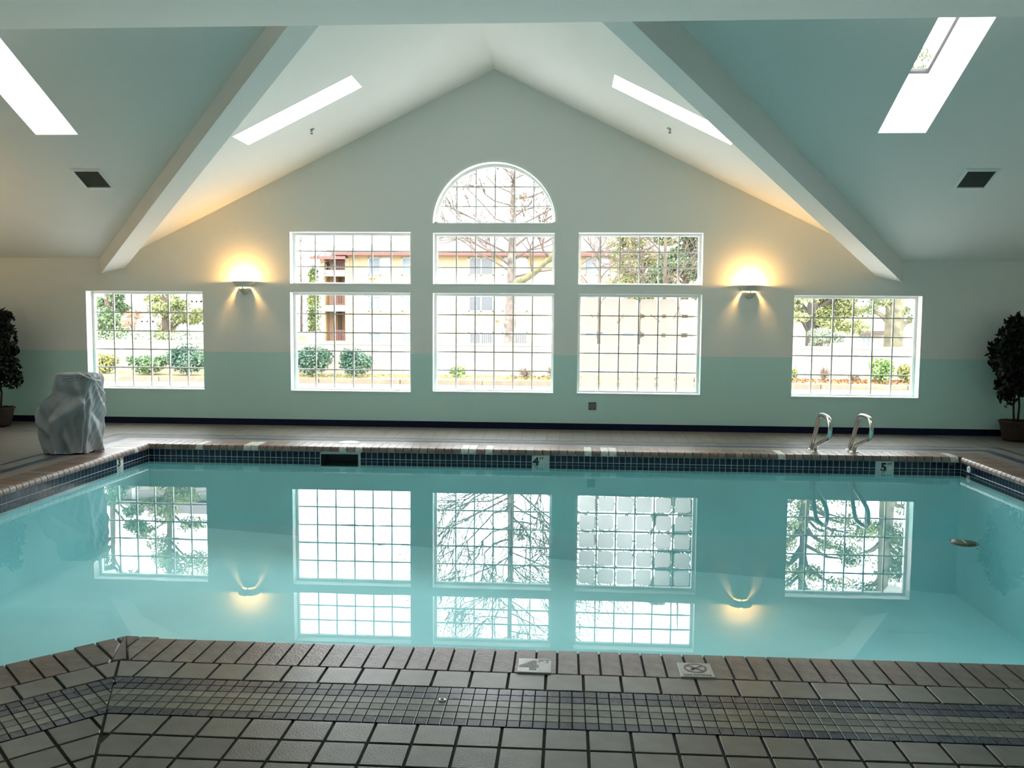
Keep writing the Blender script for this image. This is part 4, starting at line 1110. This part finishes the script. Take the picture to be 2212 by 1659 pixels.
evergreen('conifer_tree', 1478, 120, 40, 'dark layered conifer beyond the frosted window', blobs(1410, 1530, 500, 640, 22, (26, 44), (10, 18))+blobs(1430, 1530, 200, 500, 18, (20, 40), (12, 22)), CON, n=480, size=.20)
evergreen('conifer_tree', 1385, 440, 44, 'olive spreading conifer left of the dark layered one', blobs(1330, 1450, 515, 640, 18, (24, 40), (10, 18)), OLV, n=420, size=.20)
evergreen('conifer_tree', 1600, 60, 46, 'broad conifer hidden behind the ladder-side sconce wall', blobs(1500, 1700, 250, 700, 26, (40, 70), (20, 36)), CON, n=420, size=.26)
evergreen('oak_tree', 1752, 90, 29, 'spreading tree with dark forked trunk behind the ladder window', blobs(1700, 1860, 610, 715, 26, (18, 36), (10, 20))+blobs(1690, 1900, 120, 610, 44, (24, 50), (14, 28)), OLV, n=330, size=.13, trunk=.20, bark=(.045, .038, .03))
evergreen('fir_tree', 1931, 40, 34, 'thick-trunked fir in the ladder window', blobs(1870, 1990, 600, 690, 16, (20, 36), (9, 16))+blobs(1870, 2000, 100, 600, 34, (26, 50), (12, 26)), ('fir', (.06, .08, .04), (.24, .27, .13)), n=340, size=.15, trunk=.38, bark=(.13, .115, .075))
evergreen('shrub_tree', 1778, 700, 26, 'grey-green bush just behind the wall in the ladder window', blobs(1755, 1815, 715, 745, 8, (14, 22), (9, 14)), ('sage', (.09, .115, .08), (.22, .25, .18)), n=260, size=.10, trunk=.05)
# hedge above the wall by the lift window
def hedge():
    t = empty('clipped_hedge', (-12.0, 24.2, 0), label='low clipped hedge on top of the bank behind the garden wall', cat='hedge')
    P = np.stack([rng.uniform(-2.6, 3.2, 5200), rng.uniform(-.35, .35, 5200), rng.uniform(-.4, 1.02, 5200)], 1)
    leaf_mesh('foliage', P, .085, leafm('hedge_leaf', (.07, .10, .06), (.22, .27, .17), 2), t, .6)
    MB().box((-2.6, -.3, -1.9), (3.2, .3, .7)).build('bank', MATS['far_ground'], t)
hedge()

# ---- houses
CREAM = mat('siding_cream', (.40, .275, .165), .85, .05, .8); TRIMC = mat('trim_cream', (.42, .33, .22), .8); ROOF = mat('roof_shingle', (.062, .047, .046), .9, .12, 2.5, .3, 20); FASC = mat('fascia_brown', (.12, .045, .035), .7)
WFR = mat('house_window_white', (.40, .40, .39), .6); WGL = mat('house_window_pane', (.13, .155, .18), .15, .2, 1.5); WGL2 = mat('house_window_blind', (.34, .37, .38), .3, .1, 2); WDK = mat('house_window_dark', (.05, .055, .06), .2)
def house_window(t, x0, x1, z0, z1, y, O, pm=(WGL, WGL2), blinds=0):
    mb = MB(); f = .07
    for a, b in (((x0, y-.06, z0), (x0+f, y, z1)), ((x1-f, y-.06, z0), (x1, y, z1)), ((x0, y-.06, z0), (x1, y, z0+f)), ((x0, y-.06, z1-f), (x1, y, z1)), (((x0+x1)/2-f/2, y-.06, z0), ((x0+x1)/2+f/2, y, z1))):
        mb.box(tuple(Vector(a)-O), tuple(Vector(b)-O))
    w = mb.build('window', WFR, t); m = (x0+x1)/2
    for (a, b, k) in ((x0+f, m-f/2, 0), (m+f/2, x1-f, 1)):
        MB().quad(*[tuple(Vector(p)-O) for p in ((a, y-.02, z0+f), (b, y-.02, z0+f), (b, y-.02, z1-f), (a, y-.02, z1-f))]).build('pane', pm[k], w)
    if blinds:
        mb = MB()
        for k in range(blinds):
            a = x0+f+(x1-x0-2*f)*(k+.2)/blinds; mb.quad(*[tuple(Vector(p)-O) for p in ((a, y-.03, z0+f), (a+.05, y-.03, z0+f), (a+.05, y-.03, z1-f), (a, y-.03, z1-f))])
        mb.build('blind', WFR, w)
def cream_house():
    Y = 58.0; X = lambda px: atx(px, Y); Z = lambda py, px=900: at(px, py, Y).z
    x0, x1 = X(748), X(1500); zb = -1.9; ze = Z(546); O = Vector((x0, Y, zb))
    t = empty('apartment_house', O, label='three-storey cream apartment house with brown eaves', cat='building')
    L = lambda x, y, z: (x-O.x, y-O.y, z-O.z)
    MB().box(L(x0, Y, zb), L(x1, Y+11, ze)).build('wall', CREAM, t)
    # battens of the board siding
    mb = MB(); n = int((x1-x0)/.61)
    for k in range(n): mb.box(L(x0+.3+k*.61, Y-.012, zb), L(x0+.325+k*.61, Y, ze))
    mb.build('siding_battens', CREAM, t, kind='stuff')
    ov = .75; zr = Z(497); xr0 = X(748)+5.5
    mb = MB(); e = [(x0-ov, Y-ov), (x1+ov, Y-ov), (x1+ov, Y+11+ov), (x0-ov, Y+11+ov)]
    mb.add([L(*p, ze) for p in e]+[L(xr0, Y+5.5, zr+.5), L(x1-5.5, Y+5.5, zr+.5)], [(0, 1, 5, 4), (1, 2, 5), (2, 3, 4, 5), (3, 0, 4), (0, 3, 2, 1)])
    mb.build('roof', ROOF, t)
    MB().box(L(x0-ov, Y-ov-.1, ze-.22), L(x1+ov, Y-ov, ze+.06)).build('fascia', FASC, t)
    MB().box(L(x0-.05, Y-.08, zb), L(x0+.22, Y, ze)).build('corner_board', TRIMC, t)
    rows = [(556, 595), (639, 673), (717, 762)]
    cols = [(796, 848), (868, 915), (1012, 1066), (1085, 1139), (1262, 1315), (1345, 1398)]
    for r, (a, b) in enumerate(rows):
        for c, (p, q) in enumerate(cols):
            pm = (WGL, WGL2) if c in (0, 1, 4, 5) else ((WDK, WDK) if c == 2 or r == 2 else (WGL, WGL2))
            house_window(t, X(p), X(q), Z(b, p), Z(a, p), Y, O, pm, 12 if (r == 2 and c in (2, 3)) else 0)
    for (py, pq) in ((677, 0), (610, 0)):
        pass
    # wall lamp and air conditioner ledge
    MB().box(L(X(1068), Y-.35, Z(691)), L(X(1078), Y, Z(686))).build('wall_lamp', mat('lamp_grey', (.2, .19, .17), .7), t)
    MB().box(L(X(797), Y-.4, Z(602)), L(X(812), Y, Z(596))).build('window_unit', TRIMC, t)
    # stair tower
    tx0, tx1 = X(695), X(748); te = Z(558); d = 1.2
    T = lambda px: X(px)
    MB().box(L(tx0, Y+.2+d, zb), L(tx1+.4, Y+.3+d, te)).build('stair_back_wall', CREAM, t)
    MB().box(L(tx0, Y-.4, zb), L(tx0+.3, Y, te)).build('stair_post', CREAM, t)
    MB().box(L(tx0+.05, Y, zb), L(tx0+.15, Y+1.4, te)).build('stair_side_wall', CREAM, t)
    for py in (668, 745, 592):
        MB().box(L(tx0+.31, Y-.38, Z(py)-.18), L(tx1-.02, Y+1.3, Z(py)+.22)).build('landing', TRIMC, t)
    rl = mat('railing_brown', (.10, .04, .035), .7)
    for py in (660, 738, 588):
        mb = MB(); a, b = T(718), T(746); z0, z1 = Z(py), Z(py-24)
        mb.box(L(a, Y-.36, z1-.07), L(b, Y-.3, z1)); mb.box(L(a, Y-.36, z0), L(b, Y-.3, z0+.07))
        for k in range(9):
            x = a+(b-a)*k/8; mb.box(L(x-.025, Y-.35, z0), L(x+.025, Y-.31, z1))
        mb.build('railing', rl, t)
    MB().box(L(T(722), Y+.9, zb), L(T(730), Y+1.0, te)).build('stair_door', mat('door_dark', (.07, .045, .035), .8), t)
    o = .5; mb = MB(); e = [(tx0-o, Y-.4-o), (tx1+.2, Y-.4-o), (tx1+.2, Y+2.2), (tx0-o, Y+2.2)]; ap = ((tx0+tx1)/2+.3, Y+1.0)
    mb.add([L(*p, te) for p in e]+[L(*ap, te+1.0)], [(0, 1, 4), (1, 2, 4), (2, 3, 4), (3, 0, 4), (0, 3, 2, 1)]); mb.build('stair_roof', ROOF, t)
    MB().box(L(tx0-o, Y-.4-o-.08, te-.14), L(tx1+.2, Y-.4-o, te+.05)).build('stair_fascia', FASC, t)
cream_house()
def white_house():
    Y = 40.0; X = lambda px: atx(px, Y); Z = lambda py, px=350: at(px, py, Y).z
    x0, x1 = X(258), X(470); zb = -1.9; ze = Z(420); O = Vector((x0, Y, zb)); t = empty('siding_house', O, label='white lap-sided house behind the pines', cat='building'); L = lambda x, y, z: (x-O.x, y-O.y, z-O.z)
    SID = mat('lap_white', (.215, .20, .19), .8)
    MB().box(L(x0, Y, zb), L(x1, Y+8, ze)).build('wall', SID, t)
    z = zb; k = 0
    lap = None
    while z < ze-.2:
        mb = MB(); mb.add([L(x0, Y-.03, z), L(x1, Y-.03, z), L(x1, Y, z+.2), L(x0, Y, z+.2), L(x0, Y, z), L(x1, Y, z)], [(0, 1, 2, 3), (0, 4, 5, 1)])
        if z > -.6: mb.build('clapboard', SID, t)
        z += .2
    MB().box(L(X(276), Y-.06, zb), L(X(284), Y, ze)).build('corner_board', WFR, t)
    for (p, q, a, b) in ((306, 332, 693, 738), (385, 408, 697, 738), (415, 440, 697, 738), (388, 407, 622, 649), (415, 437, 622, 652)):
        house_window(t, X(p), X(q), Z(b), Z(a), Y, O, (WGL2, WGL2))
    mb = MB(); xm = (x0+x1)/2; mb.add([L(x0-.5, Y-.5, ze), L(x1+.5, Y-.5, ze), L(x1+.5, Y+8.5, ze), L(x0-.5, Y+8.5, ze), L(x0-.5, Y+4, ze+1.6), L(x1+.5, Y+4, ze+1.6)], [(0, 1, 5, 4), (2, 3, 4, 5), (0, 4, 3), (1, 2, 5), (0, 3, 2, 1)]); mb.build('roof', ROOF, t)
white_house()
def pale_house():
    Y = 52.0; X = lambda px: atx(px, Y); Z = lambda py, px=1850: at(px, py, Y).z
    x0, x1 = X(1660), X(2060); zb = -1.9; ze = Z(520); O = Vector((x0, Y, zb)); t = empty('pale_house', O, label='pale peach house behind the fir', cat='building'); L = lambda x, y, z: (x-O.x, y-O.y, z-O.z)
    PE = mat('siding_peach', (.33, .265, .20), .85, .06, .8)
    MB().box(L(x0, Y, zb), L(x1, Y+8, ze)).build('wall', PE, t)
    for (p, q, a, b) in ((1862, 1886, 650, 684), (1858, 1882, 726, 752), (1722, 1748, 650, 684), (1800, 1826, 650, 684)): house_window(t, X(p), X(q), Z(b), Z(a), Y, O, (WGL, WGL))
    MB().box(L(X(1856), Y-.6, Z(722)), L(X(1912), Y, Z(714))).build('porch_roof', ROOF, t)
    mb = MB()
    for k in range(5): mb.box(L(X(1942), Y-.05, Z(746-k*3)), L(X(1954), Y, Z(745-k*3)))
    mb.build('louvre_vent', WFR, t)
    mb = MB(); mb.add([L(x0-.5, Y-.5, ze), L(x1+.5, Y-.5, ze), L(x1+.5, Y+8.5, ze), L(x0-.5, Y+8.5, ze), L(x0+3, Y+4, ze+2.2), L(x1-3, Y+4, ze+2.2)], [(0, 1, 5, 4), (2, 3, 4, 5), (0, 4, 3), (1, 2, 5), (0, 3, 2, 1)]); mb.build('roof', ROOF, t)
pale_house()
def canopies():
    # red and white vehicle canopy behind the shrubs, and a pale gabled canopy by the trunk
    Y = 33.0; p = at(655, 740, Y); t = empty('trailer', (p.x, Y, -1.9), label='rounded red and white trailer behind the evergreen shrubs', cat='trailer'); h = at(655, 718, Y).z+1.9
    w = (atx(686, Y)-atx(630, Y))/2
    prof = [(-w, 0), (-w, h*.93), (-w*.7, h), (w*.35, h), (w*.75, h*.9), (w, h*.55), (w, 0)]
    mb = MB()
    n = len(prof); mb.add([(x, 0, z) for x, z in prof]+[(x, 1.6, z) for x, z in prof], [tuple(range(n)), tuple(range(2*n-1, n-1, -1))]+[(i, i+1, n+i+1, n+i) for i in range(n-1)]); mb.build('body', mat('trailer_white', (.50, .48, .47), .5), t)
    MB().add([(-w, -.015, h*.55), (w*.12, -.015, h*.55), (w*.34, -.015, h*.95), (-w*.75, -.015, h*.95), (-w, -.015, h*.9)], [(0, 1, 2, 3, 4)]).build('red_panel', mat('trailer_red', (.42, .11, .07), .6), t)
    for sx in (-.5, .5):
        wm = MB().lathe([(0, -.1), (.28, -.1), (.3, 0), (.28, .1), (0, .1)], 16); wm.v = [(v[0]+sx*w, v[2]+.1, v[1]+.28) for v in wm.v]; wm.build('wheel', DARK, t)
    Y = 36.0; p = at(1192, 740, Y); t = empty('gabled_canopy', (p.x, Y, -1.9), label='pale pink gabled canopy beside the tree trunk', cat='canopy'); z0 = at(1192, 742, Y).z+1.9; z1 = at(1192, 722, Y).z+1.9; w = (atx(1234, Y)-atx(1150, Y))/2
    MB().add([(-w, 0, z0), (w, 0, z0), (0, 0, z1), (-w, 3, z0), (w, 3, z0), (0, 3, z1)], [(0, 1, 2), (3, 5, 4), (0, 2, 5, 3), (1, 4, 5, 2)]).build('cover', mat('canopy_pink', (.48, .40, .39), .8), t)
    for sx in (-1, 1):
        for y in (0, 3): MB().box((sx*w*.95-.03, y-.03, 0), (sx*w*.95+.03, y+.03, z0)).build('leg', WFR, t)
canopies()
